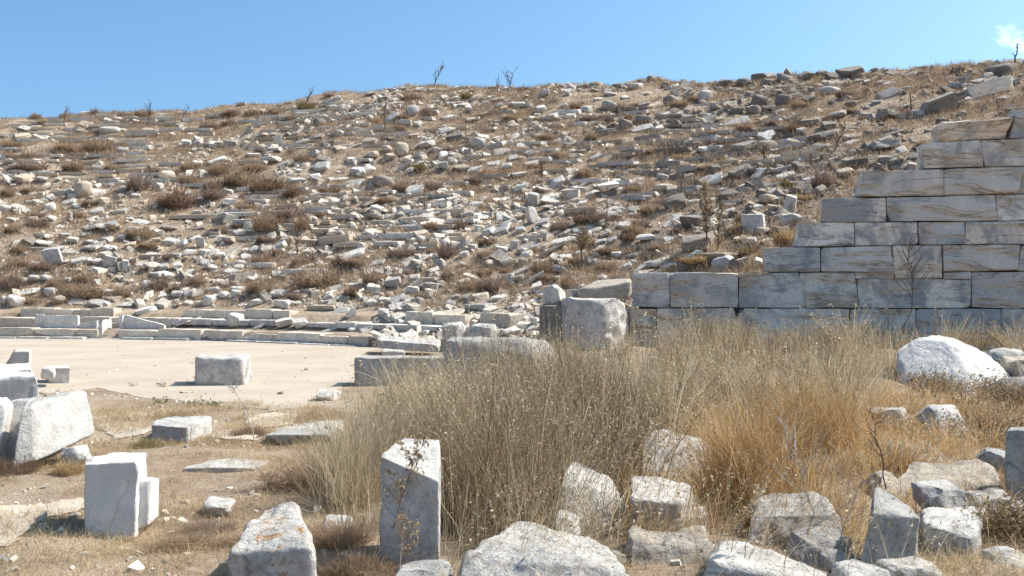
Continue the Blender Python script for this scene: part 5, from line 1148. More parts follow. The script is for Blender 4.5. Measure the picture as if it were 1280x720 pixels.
# the rubble nobody would count: thousands of small stones, one object
def ico():
    t = (1 + 5 ** .5) / 2
    V = np.array([(-1, t, 0), (1, t, 0), (-1, -t, 0), (1, -t, 0), (0, -1, t), (0, 1, t), (0, -1, -t), (0, 1, -t), (t, 0, -1), (t, 0, 1), (-t, 0, -1), (-t, 0, 1)], float)
    Fc = np.array([(0, 11, 5), (0, 5, 1), (0, 1, 7), (0, 7, 10), (0, 10, 11), (1, 5, 9), (5, 11, 4), (11, 10, 2), (10, 7, 6), (7, 1, 8), (3, 9, 4), (3, 4, 2), (3, 2, 6), (3, 6, 8), (3, 8, 9), (4, 9, 5), (2, 4, 11), (6, 2, 10), (8, 6, 7), (9, 8, 1)])
    return V / np.linalg.norm(V[0]), Fc
def scatter_stones(name, pos, size, mat, seed, flat=(.35, .8)):
    rs = np.random.default_rng(seed)
    n = len(pos)
    iv, iF = ico()
    cv, cq = cubegrid(1, False)
    half = rs.random(n) < .55
    outV, outF = [], []
    # angular pieces: skewed boxes
    for sel, bv, bf in ((half, cv / 1.25, np.concatenate([cq[:, [0, 1, 2]], cq[:, [0, 2, 3]]])), (~half, iv, iF)):
        m = int(sel.sum())
        if not m: continue
        V = np.repeat(bv[None], m, 0) + rs.normal(0, .16, (m, len(bv), 3))
        sc = np.stack([rs.uniform(.7, 1.3, m), rs.uniform(.6, 1.1, m), rs.uniform(*flat, m)], 1) * size[sel][:, None]
        V = V * sc[:, None, :]
        tx, ty, a = rs.normal(0, .22, m), rs.normal(0, .22, m), rs.uniform(0, 6.28, m)
        ca, sa = np.cos(a), np.sin(a)
        x = V[..., 0] * ca[:, None] - V[..., 1] * sa[:, None]; y = V[..., 0] * sa[:, None] + V[..., 1] * ca[:, None]
        z = V[..., 2] + x * tx[:, None] + y * (ty + .3)[:, None]
        Vw = np.stack([x, y, z], -1) + pos[sel][:, None, :]
        Vw[..., 2] += (sc[:, 2] * .25)[:, None]
        outF.append((bf[None] + (np.arange(m) * len(bv))[:, None, None]).reshape(-1, 3) + sum(len(v) for v in outV))
        outV.append(Vw.reshape(-1, 3))
    return mesh(name, np.concatenate(outV), np.concatenate(outF), M[mat], False)
def hill_points(n, seed, ymin=26, ymax=70, pow_=1.0):
    rs = np.random.default_rng(seed)
    a = rs.uniform(-26, 88, n * 2); r_ = np.sqrt(rs.uniform((14.2 + RO) ** 2, (46.5 + RO) ** 2, n * 2))
    x = CX + r_ * np.sin(np.radians(a)); y = CY + r_ * np.cos(np.radians(a))
    s = (x - WP[0]) * WN[0] + (y - WP[1]) * WN[1]
    ok = (s > .62) & (np.abs(x / y) < .64) & (y > 22)
    x, y = x[ok], y[ok]
    q = np.column_stack([x, y, np.zeros(len(x))])
    return x, y, q, rs
x, y, q, rs = hill_points(26000, 61)
dens = sstep(fbm(q * .28, 3, 71), -.25, .75) ** 1.3
ppx = 640 + F * x / y; ppy = HZ - F * (height(x, y) - CAM_Z) / y
dens = dens * (.45 + .55 * sstep(ppx, 150, 500)) + .28 * ((ppx < 760) & (ppy > 225))
dens = dens + .2 * sstep(ppx, 820, 950) * (y > 25)
keep = rs.random(len(x)) < dens
x, y = x[keep], y[keep]
size = .035 + .062 * rs.exponential(1.0, len(x)); size = np.minimum(size, .36)
pos = np.column_stack([x, y, height(x, y)])
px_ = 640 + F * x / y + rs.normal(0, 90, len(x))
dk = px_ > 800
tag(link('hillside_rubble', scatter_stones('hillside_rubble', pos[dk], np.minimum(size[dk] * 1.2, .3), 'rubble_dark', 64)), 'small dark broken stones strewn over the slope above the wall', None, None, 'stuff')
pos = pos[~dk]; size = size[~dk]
tag(link('hillside_rubble', scatter_stones('hillside_rubble', pos, size, 'rubble', 62)), 'countless small broken stones strewn over the slope', None, None, 'stuff')
# a fringe of rubble where the slope meets the wall's stepped top
n = 2300
u = rs.uniform(2.0, 14.5, n); s_ = .56 + rs.exponential(.9, n)
xb = WP[0] + WD[0] * u + WN[0] * s_; yb = WP[1] + WD[1] * u + WN[1] * s_
posb = np.column_stack([xb, yb, height(xb, yb)])
tag(link('wall_top_rubble', scatter_stones('wall_top_rubble', posb, np.minimum(.03 + .05 * rs.exponential(1, n), .22), 'rubble', 63)), 'broken stones caught along the top of the retaining wall', None, None, 'stuff')
print('hill stones', len(hill_items), 'rubble', len(x))

# ------------------------------------------------------------------ dry plants
def blades(base, hgt, width, lean, bend, seed, nseg=3, yaw=None, tipw=0.15):
    """thin tapering ribbons. base Nx3, hgt N, width N, lean Nx2 (sideways reach at the tip as a share of height), bend: how late they curve"""
    rs = np.random.default_rng(seed)
    n = len(base)
    yaw = rs.uniform(0, math.pi, n) if yaw is None else yaw
    sx, sy = np.cos(yaw), np.sin(yaw)
    V = np.zeros((n, (nseg + 1) * 2, 3))
    for k in range(nseg + 1):
        t = k / nseg
        off = lean * (t ** bend)[:, None] * hgt[:, None] if isinstance(bend, np.ndarray) else lean * (t ** bend) * hgt[:, None]
        drop = 1 - .35 * np.clip((lean ** 2).sum(1), 0, 1.6) * t
        c = np.column_stack([base[:, 0] + off[:, 0], base[:, 1] + off[:, 1], base[:, 2] + hgt * t * drop])
        w_ = width * (1 - (1 - tipw) * t) / 2
        V[:, 2 * k] = c - np.column_stack([sx * w_, sy * w_, 0 * w_])
        V[:, 2 * k + 1] = c + np.column_stack([sx * w_, sy * w_, 0 * w_])
    f = np.array([(2 * k, 2 * k + 1, 2 * k + 3, 2 * k + 2) for k in range(nseg)])
    Fc = (f[None] + (np.arange(n) * (nseg + 1) * 2)[:, None, None]).reshape(-1, 4)
    tips = V[:, -2:].mean(1)
    return V.reshape(-1, 3), Fc, tips

def bush_mesh(name, seed, mat, n=520, up=.75, wfac=.045):
    """a cushion of many fine crossing twigs; unit size: radius 1, height 1"""
    rs = np.random.default_rng(seed)
    a = rs.uniform(0, 6.283, n); rr_ = np.sqrt(rs.random(n)) * .75
    base = np.column_stack([rr_ * np.cos(a), rr_ * np.sin(a), np.zeros(n)])
    clump = fbm(base * 3.5 + seed * 3.1, 2, seed)
    h = (1 - .75 * rr_ ** 2) * rs.uniform(.35, 1.0, n) * np.clip(1 + .75 * clump, .3, 1.7)
    lean = np.column_stack([np.cos(a), np.sin(a)]) * (rr_ * .75)[:, None] + rs.normal(0, .28, (n, 2))
    V, Q, tips = blades(base, np.maximum(h, .15), np.full(n, wfac), lean, 1.4, seed, 2, tipw=.5)
    # side twigs near the outside
    m = n
    b2 = base[rs.integers(0, n, m)] * 1.15; b2[:, 2] = rs.uniform(.1, .75, m) * (1 - .6 * (b2[:, 0] ** 2 + b2[:, 1] ** 2))
    l2 = rs.normal(0, 1.1, (m, 2))
    V2, Q2, _ = blades(b2, rs.uniform(.12, .32, m), np.full(m, wfac * .9), l2, 1.0, seed + 1, 1, tipw=.6)
    return mesh(name, np.concatenate([V, V2]), np.concatenate([Q, Q2 + len(V)])[:, :] if Q.shape[1] == Q2.shape[1] else Q, M[mat])

BUSH = {}
for kind, n in (('bush_brown', 5), ('bush_tan', 5), ('bush_grey', 5), ('bush_olive', 3), ('bush_gold', 3)):
    BUSH[kind] = [bush_mesh('dry_bush', 100 * k + len(kind), kind) for k in range(n)]
# middle, foot, width, height, colour on the sighting sheets
BS = [
(0, 110, """195 178 70 40 n;290 178 75 36 n;365 178 75 42 n;700 172 90 38 b;815 166 110 58 n;380 372 170 78 g;560 372 190 84 g;70 418 80 46 n;155 418 75 42 n;400 492 150 66 g;140 482 220 56 n;770 592 150 112 b;990 702 230 122 b;1070 562 120 72 g;1080 482 120 76 t;990 502 80 52 g;1190 242 130 46 g;1200 592 110 90 n;165 602 110 42 n;30 642 90 66 n;510 680 110 44 n;535 155 50 34 n;240 215 60 36 n;880 480 80 30 n;60 345 110 50 t;1240 500 130 60 t;640 470 100 40 n"""),
(270, 90, """515 228 110 62 o;60 312 80 46 b;425 277 70 42 n;200 252 90 50 n;1205 250 90 52 b;1050 345 80 42 n;300 702 260 84 b;120 660 200 110 n;210 575 150 60 n;440 717 100 52 b;1050 702 110 62 n;1100 166 150 56 b;620 692 70 32 n;700 680 80 30 n;1160 590 80 50 o;1240 690 100 50 b;110 140 60 26 n;650 140 80 22 n;320 250 110 50 t;1000 240 60 30 n"""),
(540, 90, """900 284 120 42 b;730 510 130 62 n;880 602 130 70 t;620 692 110 40 b;780 698 90 42 b;1110 277 70 38 b;1020 295 90 40 n;830 215 100 44 n;660 400 120 50 n;580 550 80 40 n;1150 700 110 50 n;500 110 120 30 b;200 165 80 34 o;450 280 100 40 n;1180 200 120 30 n;420 600 90 40 n;300 600 90 40 n;1060 600 90 46 t;920 400 80 46 t"""),
(810, 70, """270 260 90 40 t;180 310 120 40 n;820 440 130 60 b;880 300 120 40 n;560 430 120 44 n;1130 250 120 50 n;400 450 110 36 n;730 400 110 40 n;1180 560 90 60 t;50 560 120 36 n;200 590 110 36 n;1040 380 80 40 b;480 560 110 36 n;340 650 120 40 n;700 650 90 40 o;930 130 70 40 n;500 120 90 30 n"""),
(0, 240, """200 212 150 72 n;100 362 100 56 n;230 474 150 66 n;480 524 150 64 g;60 564 160 104 n;470 626 220 96 g;900 566 130 66 n;970 577 60 40 o;1130 544 130 54 n;310 566 120 84 n;840 346 130 44 n;210 150 100 44 n;60 240 110 60 n;700 610 120 60 t;1020 570 110 44 n;1240 240 110 50 n;960 400 100 40 n;430 150 100 40 n;640 250 80 36 n;180 640 90 40 t;90 440 120 60 n"""),
(270, 240, """290 260 200 132 t;280 330 130 64 n;260 440 130 84 n;240 596 160 104 n;560 566 270 114 g;780 606 140 64 b;900 526 140 84 n;1060 384 170 66 n;790 436 150 54 t;1000 254 130 60 n;700 424 90 50 b;430 44 120 48 b;950 74 120 48 b;480 240 100 90 n;480 430 110 60 t;1240 360 110 50 n;600 160 90 36 n;1100 470 90 40 n;170 100 120 40 n;440 620 90 50 n;1180 620 110 40 n"""),
(540, 240, """730 226 130 76 b;310 312 110 56 b;90 384 130 84 b;310 384 120 56 n;640 484 160 84 n;150 220 120 74 b;520 166 100 50 b;870 196 130 64 b;1120 306 110 64 b;210 564 140 56 n;330 596 170 84 n;300 494 100 46 n;770 566 80 90 t;90 510 90 64 n;830 440 130 60 t;1000 470 150 60 t;900 320 110 50 n;580 350 80 34 n;1190 230 120 50 n;1000 380 140 50 t;650 520 120 44 t;430 460 90 36 n"""),
(770, 200, """740 546 130 64 o;470 626 220 56 y;990 496 180 112 y;560 616 90 66 b;690 436 120 64 n;990 154 90 52 o;100 446 140 76 t;1190 180 150 104 n;870 590 130 60 y;180 320 110 50 n;540 330 90 60 n;720 380 80 60 n;1080 230 130 44 y;620 150 90 40 n;880 100 80 40 n;680 590 80 40 y;250 520 120 44 t;350 420 80 40 n"""),
]
KIND = {'b': 'bush_brown', 'n': 'bush_tan', 'g': 'bush_grey', 't': 'bush_tan', 'o': 'bush_olive', 'y': 'bush_gold'}
bush_items = []
bl = []
for ox, oy, txt in BS:
    for ent in txt.split(';'):
        f = ent.split(); bl.append((ox + float(f[0]) / 4.557, oy + float(f[1]) / 4.557, float(f[2]) / 4.557, float(f[3]) / 4.557, f[4]))
xr = np.random.default_rng(31)
for _ in range(330):
    px_, py_ = xr.uniform(5, 1180), xr.uniform(125, 385)
    if any(abs(px_ - q[0]) < 16 and abs(py_ - q[1]) < 9 for q in bl): continue
    if px_ > 690 and py_ > 340 - (px_ - 690) * .33: continue
    if len(bl) > 185: break
    w_ = xr.uniform(16, 42) * (.7 + .5 * (py_ - 120) / 260)
    bl.append((px_, py_, w_, w_ * xr.uniform(.32, .5), 'ngnbgnto'[xr.integers(0, 8)]))
gpb, okb = ground_at([b[0] for b in bl], [b[1] for b in bl], 21.0)
brs = np.random.default_rng(15)
for i, b in enumerate(bl):
    if not okb[i] or gpb[i][1] > 73: continue
    p = gpb[i]
    kind = KIND[b[4]]
    if b[4] == 'n' and brs.random() < .3: kind = 'bush_grey'
    if b[4] == 'b' and brs.random() < .5: kind = 'bush_grey'
    if b[4] == 'g' and brs.random() < .5: kind = 'bush_tan'
    o = bpy.data.objects.new('dry_bush', BUSH[kind][brs.integers(0, len(BUSH[kind]))])
    COL.objects.link(o)
    rw = b[2] / F * p[1] / 2; hh = b[3] / F * p[1]
    loc = Vector((p[0], p[1] + rw * .4, 0)); loc.z = hz(loc.x, loc.y) - .03
    o.location = loc; o.scale = (rw * 1.1, rw * .8, hh * .95); o.rotation_euler = (0, 0, brs.uniform(0, 6.28))
    o.rotation_euler.z = brs.choice([0, math.pi]) + brs.uniform(-.4, .4)
    nrm = slope_normal(p[0], p[1])
    bush_items.append([o, b[0], b[1] - b[3] / 2, kind, b[2] * b[3], b[2], b[3]])

# fine dry scrub between them: one mass
def tufts(pos, h, mat_name, name, seed, per=12, wid=.02, spread=.12, lean=.45, label=None, nseg=2):
    rs = np.random.default_rng(seed)
    n = len(pos)
    base = np.repeat(pos, per, 0) + np.column_stack([rs.normal(0, spread, n * per), rs.normal(0, spread, n * per), np.full(n * per, -.02)])
    hh = np.repeat(h, per) * rs.uniform(.45, 1.05, n * per)
    V, Q, _ = blades(base, hh, np.full(n * per, wid) * rs.uniform(.6, 1.3, n * per), rs.normal(0, lean, (n * per, 2)), 1.5, seed, nseg, tipw=.3)
    return tag(link(name, mesh(name, V, Q, M[mat_name])), label, None, None, 'stuff')
x, y, q, rs = hill_points(27000, 81)
keep = rs.random(len(x)) < .25 + .75 * sstep(fbm(q * .25, 3, 91), -.5, .5)
x, y = x[keep], y[keep]
tufts(np.column_stack([x, y, height(x, y)]), .10 + .2 * rs.random(len(x)) ** 1.5, 'scrub', 'hillside_scrub', 82, 12, .03, .2, .5, 'fine dry scrub and weeds covering the slope between the stones', 1)
x, y, q, rs = hill_points(18000, 85)
keep = rs.random(len(x)) < sstep(fbm(q * .2 + 7, 3, 95), -.2, .6)
x, y = x[keep], y[keep]
tufts(np.column_stack([x, y, height(x, y)]), .2 + .22 * rs.random(len(x)), 'bush_tan', 'hillside_grass', 86, 12, .018, .13, .35, 'taller dry grass tufts among the slope stones', 1)

n = 2200
u = rs.uniform(2.0, 14.5, n); s_ = .58 + rs.exponential(1.1, n)
xb = WP[0] + WD[0] * u + WN[0] * s_; yb = WP[1] + WD[1] * u + WN[1] * s_
tufts(np.column_stack([xb, yb, height(xb, yb)]), .12 + .22 * rs.random(n), 'bush_gold', 'wall_top_grass', 88, 14, .012, .12, .45, 'golden dry grass along the top of the retaining wall', 1)

# dead stalks and small shrubs standing up from the slope and the skyline
def tube_path(pts, r0, r1, sides=5):
    pts = np.asarray(pts, float); n = len(pts)
    V, Q = [], []
    for k in range(n):
        d = pts[min(k + 1, n - 1)] - pts[max(k - 1, 0)]; d /= np.linalg.norm(d) + 1e-9
        a = np.cross(d, [0.3, 1, 0.1]); a /= np.linalg.norm(a) + 1e-9; b = np.cross(d, a)
        r_ = r0 + (r1 - r0) * k / (n - 1)
        for s in range(sides):
            an = 2 * math.pi * s / sides
            V.append(pts[k] + r_ * (math.cos(an) * a + math.sin(an) * b))
    for k in range(n - 1):
        for s in range(sides):
            Q.append((k * sides + s, k * sides + (s + 1) % sides, (k + 1) * sides + (s + 1) % sides, (k + 1) * sides + s))
    return np.array(V), np.array(Q)
def leaf_cloud(centers, size, per, seed, spread):
    rs = np.random.default_rng(seed)
    c = np.repeat(centers, per, 0) + rs.normal(0, spread, (len(centers) * per, 3))
    n = len(c)
    a = rs.normal(size=(n, 3)); a /= np.linalg.norm(a, axis=1, keepdims=True)
    b = np.cross(a, rs.normal(size=(n, 3))); b /= np.linalg.norm(b, axis=1, keepdims=True)
    s = (size * rs.uniform(.5, 1.2, n))[:, None]
    V = np.stack([c - a * s, c + b * s * .4, c + a * s, c - b * s * .4], 1).reshape(-1, 3)
    return V, (np.arange(n * 4).reshape(-1, 4))
def dead_plant(name, label, cat, px, py, hpx, lean=0.0, nb=7, seed=1, Z=None, mat='twig', leaf=None, r=None, spread=.45, start=.25, updir=.8, leafn=6, group=None):
    """a stem with rising side twigs, foot at the photograph's (px, py)"""
    rs = np.random.default_rng(seed)
    if Z is None:
        p, ok = ground_at([px], [py], 6.0 if py > 400 else 21.0); p = p[0]
        if not ok[0]: p = W(px, py, 66); p[2] = hz(p[0], p[1])
    else:
        p = W(px, py, Z)
    Hh = hpx / F * p[1]
    r = (Hh * .018 if r is None else r) * (1.5 if p[1] > 40 else 1)
    if p[1] > 50: Hh *= 1.45; r *= 1.4
    t = empty(name, Vector(p), label, cat, group)
    ts = np.linspace(0, 1, 7)
    wob = np.column_stack([rs.normal(0, .02, 7), rs.normal(0, .02, 7), np.zeros(7)]) * Hh; wob[0] = 0
    st_ = np.column_stack([lean * Hh * ts ** 1.3, 0 * ts, Hh * ts]) + wob
    V, Q = tube_path(st_, r, r * .35); V[:, 2] -= 0
    link('stem', mesh('stem', V, Q, M[mat], True), t)
    tw = []; tips = []
    for k in range(nb):
        f = start + (1 - start) * (k + rs.random() * .6) / nb
        f = min(f, .97)
        i0 = np.array([np.interp(f, ts, st_[:, j]) for j in range(3)])
        L = Hh * spread * (1.15 - .6 * f) * rs.uniform(.6, 1.1)
        a = rs.uniform(0, 6.28)
        d = np.array([math.cos(a), math.sin(a) * .6, updir * rs.uniform(.5, 1.4)]); d /= np.linalg.norm(d)
        pts = [i0 + d * L * s + np.array([0, 0, .25 * L * s * s]) + rs.normal(0, .03 * L, 3) * (s > 0) for s in (0, .33, .66, 1)]
        tw.append(tube_path(pts, r * .55, r * .2, 4)); tips += [pts[1], pts[2], pts[3]]
        for _ in range(2):
            d2 = d + rs.normal(0, .5, 3); d2 /= np.linalg.norm(d2)
            q0 = pts[rs.integers(1, 3)]
            q2 = [q0, q0 + d2 * L * .25, q0 + d2 * L * .45 + np.array([0, 0, .05 * L])]
            tw.append(tube_path(q2, r * .35, r * .15, 3)); tips.append(q2[-1])
    if tw:
        V, Q = join(tw)
        o = link('twigs', mesh('twigs', V, Q, M[mat], True), t); o['kind'] = 'stuff'
    if leaf:
        V, Q = leaf_cloud(np.array(tips), Hh * .035, leafn, seed, Hh * .035)
        o = link('leaves', mesh('leaves', V, Q, M[leaf]), t); o['kind'] = 'stuff'
    return t
SK = 'dead shrubs on the skyline'
dead_plant('dead_shrub', 'dark dead shrub leaning over at the highest skyline point left of the twin twigs', 'shrub', 541, 112, 20, .45, 9, 1, updir=1.6, spread=.5, group=SK)
dead_plant('dead_shrub', 'thin pair of upright dead twigs on the skyline', 'shrub', 622, 109, 13, .05, 5, 2, updir=2.2, group=SK)
dead_plant('dead_shrub', 'forked dead shrub with three bare branches on the skyline beside the thin twigs', 'shrub', 636, 110, 18, .2, 8, 3, updir=1.0, spread=.75, start=.1, group=SK)
dead_plant('dead_shrub', 'small dark brush-tipped plant leaning right above the olive bush', 'shrub', 379, 121, 17, .5, 9, 4, updir=1.6, group=SK)
dead_plant('dead_shrub', 'tiny leaning dark twig on the skyline between the two larger ones', 'shrub', 328, 123, 12, .5, 6, 5, updir=1.6, group=SK)
dead_plant('dead_shrub', 'dark upright tuft growing from a brown bush on the left skyline', 'shrub', 186, 141, 18, .08, 9, 6, updir=2, group=SK)
dead_plant('dead_shrub', 'leaning dark plume where the left skyline starts to climb', 'shrub', 226, 131, 14, .5, 9, 7, updir=1.6, group=SK)
dead_plant('dead_shrub', 'faint thin twig standing alone on the low left skyline', 'shrub', 80, 142, 16, .2, 3, 8, r=.02, group=SK)
dead_plant('dead_stalk', 'thin bare stalk poking into the sky above the wall', 'stalk', 1268, 82, 28, .2, 4, 9, r=.03, spread=.2)
dead_plant('dead_stalk', 'dark rusty stake like stem standing in the middle of the slope', 'stalk', 677, 226, 24, .0, 4, 12, r=.05, spread=.25, mat='twig_red', leaf='brownleaf')
dead_plant('dead_stalk', 'thin dry stalk beside the long flat white slabs', 'stalk', 758, 284, 36, .02, 6, 13, r=.018, spread=.2, mat='twig_red')
dead_plant('mullein_plant', 'bushy olive brown mullein on a dark stem by the flat slabs', 'plant', 728, 336, 44, .05, 14, 14, spread=.4, mat='twig', leaf='brownleaf', leafn=12, start=.4, r=.035)
dead_plant('dead_stalk', 'dark reddish reed stalk with dry leaves by the orchestra corner', 'stalk', 639, 396, 40, -.03, 9, 15, spread=.28, mat='twig_red', leaf='brownleaf', leafn=6)
dead_plant('dead_stalk', 'tall dark dry spike standing in front of the leaning brown boulder', 'stalk', 882, 318, 86, -.02, 14, 16, spread=.14, mat='twig_red', leaf='brownleaf', leafn=4, r=.03, updir=1.6)
dead_plant('dead_stalk', 'second shorter dark spike beside the tall one by the boulder', 'stalk', 897, 312, 58, .12, 10, 17, spread=.18, mat='twig_red', leaf='brownleaf', leafn=4, r=.03, updir=1.6)
dead_plant('dead_stalk', 'bent brown stalk leaning right on the upper slope above the wall', 'stalk', 1043, 196, 42, .32, 9, 18, spread=.25, mat='twig_red', leaf='brownleaf', leafn=3, r=.03)
dead_plant('dead_stalk', 'short dark stem with a round top on the upper slope', 'stalk', 955, 209, 24, .0, 8, 19, spread=.5, mat='twig', leaf='brownleaf', start=.6, r=.025)
dead_plant('dead_stalk', 'thin dark stem rising near the top of the slope above the wall', 'stalk', 1138, 142, 26, .0, 5, 20, spread=.15, mat='twig_red', r=.03)
dead_plant('dead_stalk', 'thin brown stem among bushes below the curved seat slabs', 'stalk', 371, 320, 38, .02, 8, 21, spread=.3, mat='twig', r=.025, leaf='brownleaf', leafn=2)
dead_plant('dead_stalk', 'small bent brown stem just above the grey scrub', 'stalk', 394, 334, 26, -.25, 6, 22, spread=.25, mat='twig', r=.02)
dead_plant('dead_stalk', 'single dry stem on the upper slope below the olive bush', 'stalk', 347, 162, 14, .02, 4, 23, spread=.25, mat='twig_red', r=.03)
dead_plant('dead_stalk', 'thin tan stem in the middle of the upper slope', 'stalk', 481, 164, 24, .03, 4, 24, spread=.15, mat='twig_red', r=.025)
dead_plant('dead_stalk', 'thin stem beside the cream coloured slab', 'stalk', 531, 262, 34, .02, 5, 25, spread=.15, mat='twig_red', r=.025)
dead_plant('thistle_plant', 'dead thistle with many rising side twigs against the wall face', 'thistle', 1137, 432, 128, .0, 26, 26, Z=22.6, spread=.32, mat='twig_red', r=.013, start=.45, updir=1.2)

# ------------------------------------------------------------------ tall dry grass and near plants
def gpos(px, py):
    """flat-ground estimate of a photograph pixel, then set on the terrain"""
    p, ok = ground_at(px, py, 4.5, 60)
    return p, ok
def field(name, label, mat, poly_xy, n, hgt, width, lean, seed, bend=1.6, nseg=3, jitter=.12, bias=(0, 0), seedheads=0.0, sh_size=.014, clumpy=2.0, sh_mat='seed', hpow=1.0, sh_n=5, tuss=90, tr=.12, zoff=0.0):
    """blades over a ground polygon given in metres (x, y)"""
    rs = np.random.default_rng(seed)
    poly = np.asarray(poly_xy, float)
    mn, mx = poly.min(0), poly.max(0)
    out = np.zeros((0, 2))
    while len(out) < n:
        c = rs.uniform(mn, mx, (n * 3, 2))
        ins = np.zeros(len(c), bool); j = len(poly) - 1
        for i in range(len(poly)):
            xi, yi = poly[i]; xj, yj = poly[j]
            hit = ((yi > c[:, 1]) != (yj > c[:, 1])) & (c[:, 0] < (xj - xi) * (c[:, 1] - yi) / (yj - yi + 1e-12) + xi)
            ins ^= hit; j = i
        q = np.column_stack([c, np.zeros(len(c))])
        k = rs.random(len(c)) < np.clip(.55 + clumpy * fbm(q * 1.3, 2, seed), .04, 1)
        out = np.concatenate([out, c[ins & k]])
    c = out[:n]
    tc = c[:max(4, n // tuss)]                         # tussock centres
    own = rs.integers(0, len(tc), n)
    offs = rs.normal(0, tr, (n, 2))
    loose_ = rs.random(n) < .18
    c = np.where(loose_[:, None], c, tc[own] + offs)
    q = np.column_stack([c, np.zeros(n)])
    base = np.column_stack([c, height(c[:, 0], c[:, 1]) - .02 + zoff * rs.random(n)])
    h = hgt[0] + (hgt[1] - hgt[0]) * rs.random(n) ** hpow
    h = h * (1 + .22 * fbm(q * .9 + 3, 2, seed + 5))
    th = 1 + .22 * rs.normal(size=len(tc)); h = h * np.where(loose_, 1, np.clip(th[own], .55, 1.4))
    tl = rs.normal(0, lean * .7, (len(tc), 2))
    lv = rs.normal(0, lean * .75, (n, 2)) + np.where(loose_[:, None], 0, tl[own] + offs / tr * lean * .45) + np.array(bias) + .35 * lean * np.column_stack([fbm(q * 1.1, 2, seed + 6), fbm(q * 1.1 + 9, 2, seed + 7)])
    V, Q, tips = blades(base, h, width * rs.uniform(.6, 1.4, n), lv, bend, seed + 1, nseg)
    o = tag(link(name, mesh(name, V, Q, M[mat])), label, None, None, 'stuff')
    if seedheads > 0:
        m = rs.random(n) < seedheads
        k = V.reshape(n, -1, 3)[m]
        a = k[:, -4:-2].mean(1); b = k[:, -2:].mean(1)
        t = rs.uniform(-.7, 1.0, (len(a), sh_n, 1))
        ctr = (a[:, None] * (1 - t) + b[:, None] * t).reshape(-1, 3)
        v2, q2 = leaf_cloud(ctr, sh_size, 1, seed + 3, .006)
        so_ = tag(link(name + '_seeds', mesh(name + '_seeds', v2, q2, M[sh_mat])), 'pale seed heads on the dry stems', None, None, 'stuff')
    return o
def gp(px, Y): return ((px - 640) / F * Y, Y)

# grey-brown rushes: the tall mass in the middle
field('rush_thicket', 'tall grey brown rushes standing in a dense mass', 'rush', [gp(555, 7.6), gp(600, 6.9), gp(690, 7.0), gp(765, 7.5), gp(800, 8.4), gp(880, 10.4), gp(850, 12), gp(700, 12.5), gp(580, 11), gp(545, 8.8)], 6600, (.35, 1.06), .0082, .27, 501, seedheads=.75, sh_size=.013, hpow=.7)
field('rush_thicket', 'rushes rising in front of the wall', 'rush', [gp(790, 11.5), gp(880, 10), gp(1010, 10.5), gp(1060, 13), gp(1040, 19), gp(900, 21.5), gp(820, 21), gp(800, 15)], 3000, (.3, .8), .011, .28, 503, seedheads=.35, sh_size=.014, hpow=.8)
field('rush_thicket', 'darker rushes crowding round the upright block', 'rush', [gp(550, 6.35), gp(640, 6.3), gp(700, 6.8), gp(690, 7.4), gp(600, 7.2), gp(548, 7.4)], 1600, (.3, .75), .006, .28, 505, seedheads=.4, sh_size=.009)
# pale straw grass on the near side of the rushes
field('straw_grass', 'pale straw coloured grass fanning over the long low blocks', 'pale_grass', [gp(445, 8.2), gp(520, 7.6), gp(570, 8.6), gp(690, 12), gp(690, 13.4), gp(560, 13.8), gp(480, 13.0), gp(448, 11)], 2600, (.3, .8), .0098, .34, 507, seedheads=.3, sh_size=.012, bias=(.10, 0), hpow=.8)
field('straw_grass', 'greenish base grass beside the upright block', 'pale_grass', [gp(425, 6.9), gp(468, 6.6), gp(478, 7.6), gp(520, 8.4), gp(455, 9.2), gp(420, 8.2)], 1900, (.2, .68), .006, .28, 509, bias=(-.06, 0))
field('straw_grass', 'straw grass between the drum and the long grey block', 'pale_grass', [gp(560, 17), gp(700, 17.2), gp(800, 17), gp(800, 21.8), gp(690, 22), gp(600, 21)], 1300, (.25, .5), .008, .26, 511, seedheads=.2)
field('straw_grass', 'straw grass along the foot of the wall', 'pale_grass', [gp(800, 19), gp(1060, 17), gp(1290, 15.5), gp(1400, 19), gp(1380, 22), gp(1100, 22.9), gp(800, 23.6)], 3200, (.3, .75), .0115, .32, 513, seedheads=.3, sh_size=.018)
# golden arching grass, right of centre
field('golden_grass', 'golden arching grass spilling between the rocks', 'gold_grass', [gp(885, 7.6), gp(960, 7.0), gp(1060, 7.1), gp(1090, 8.2), gp(1070, 10), gp(1000, 11.5), gp(900, 10.2)], 5600, (.25, .8), .0066, .42, 515, bend=1.9, nseg=4, seedheads=.25, sh_size=.011, bias=(.0, -.06))
field('golden_grass', 'low golden grass around the tan rocks', 'gold_grass', [gp(1060, 8.2), gp(1200, 8.6), gp(1260, 10), gp(1200, 13.6), gp(1060, 13.5), gp(1030, 10)], 4200, (.15, .45), .0065, .45, 517, bend=1.9, bias=(.1, -.05), seedheads=.25)
field('golden_grass', 'dry grass sprouting between the bottom rocks', 'gold_grass', [gp(770, 6.3), gp(900, 6.6), gp(1060, 6.4), gp(1060, 7.2), gp(900, 7.8), gp(800, 8.0), gp(775, 7.2)], 1700, (.12, .42), .0055, .45, 519, bias=(.1, -.1), nseg=4)
field('straw_grass', 'loose bent straws over the light bottom boulder', 'pale_grass', [gp(550, 5.75), gp(640, 5.9), gp(760, 6.1), gp(860, 6.4), gp(860, 6.9), gp(700, 6.6), gp(560, 6.5)], 520, (.2, .7), .0038, .5, 521, nseg=5, bias=(.25, -.15), seedheads=.2)
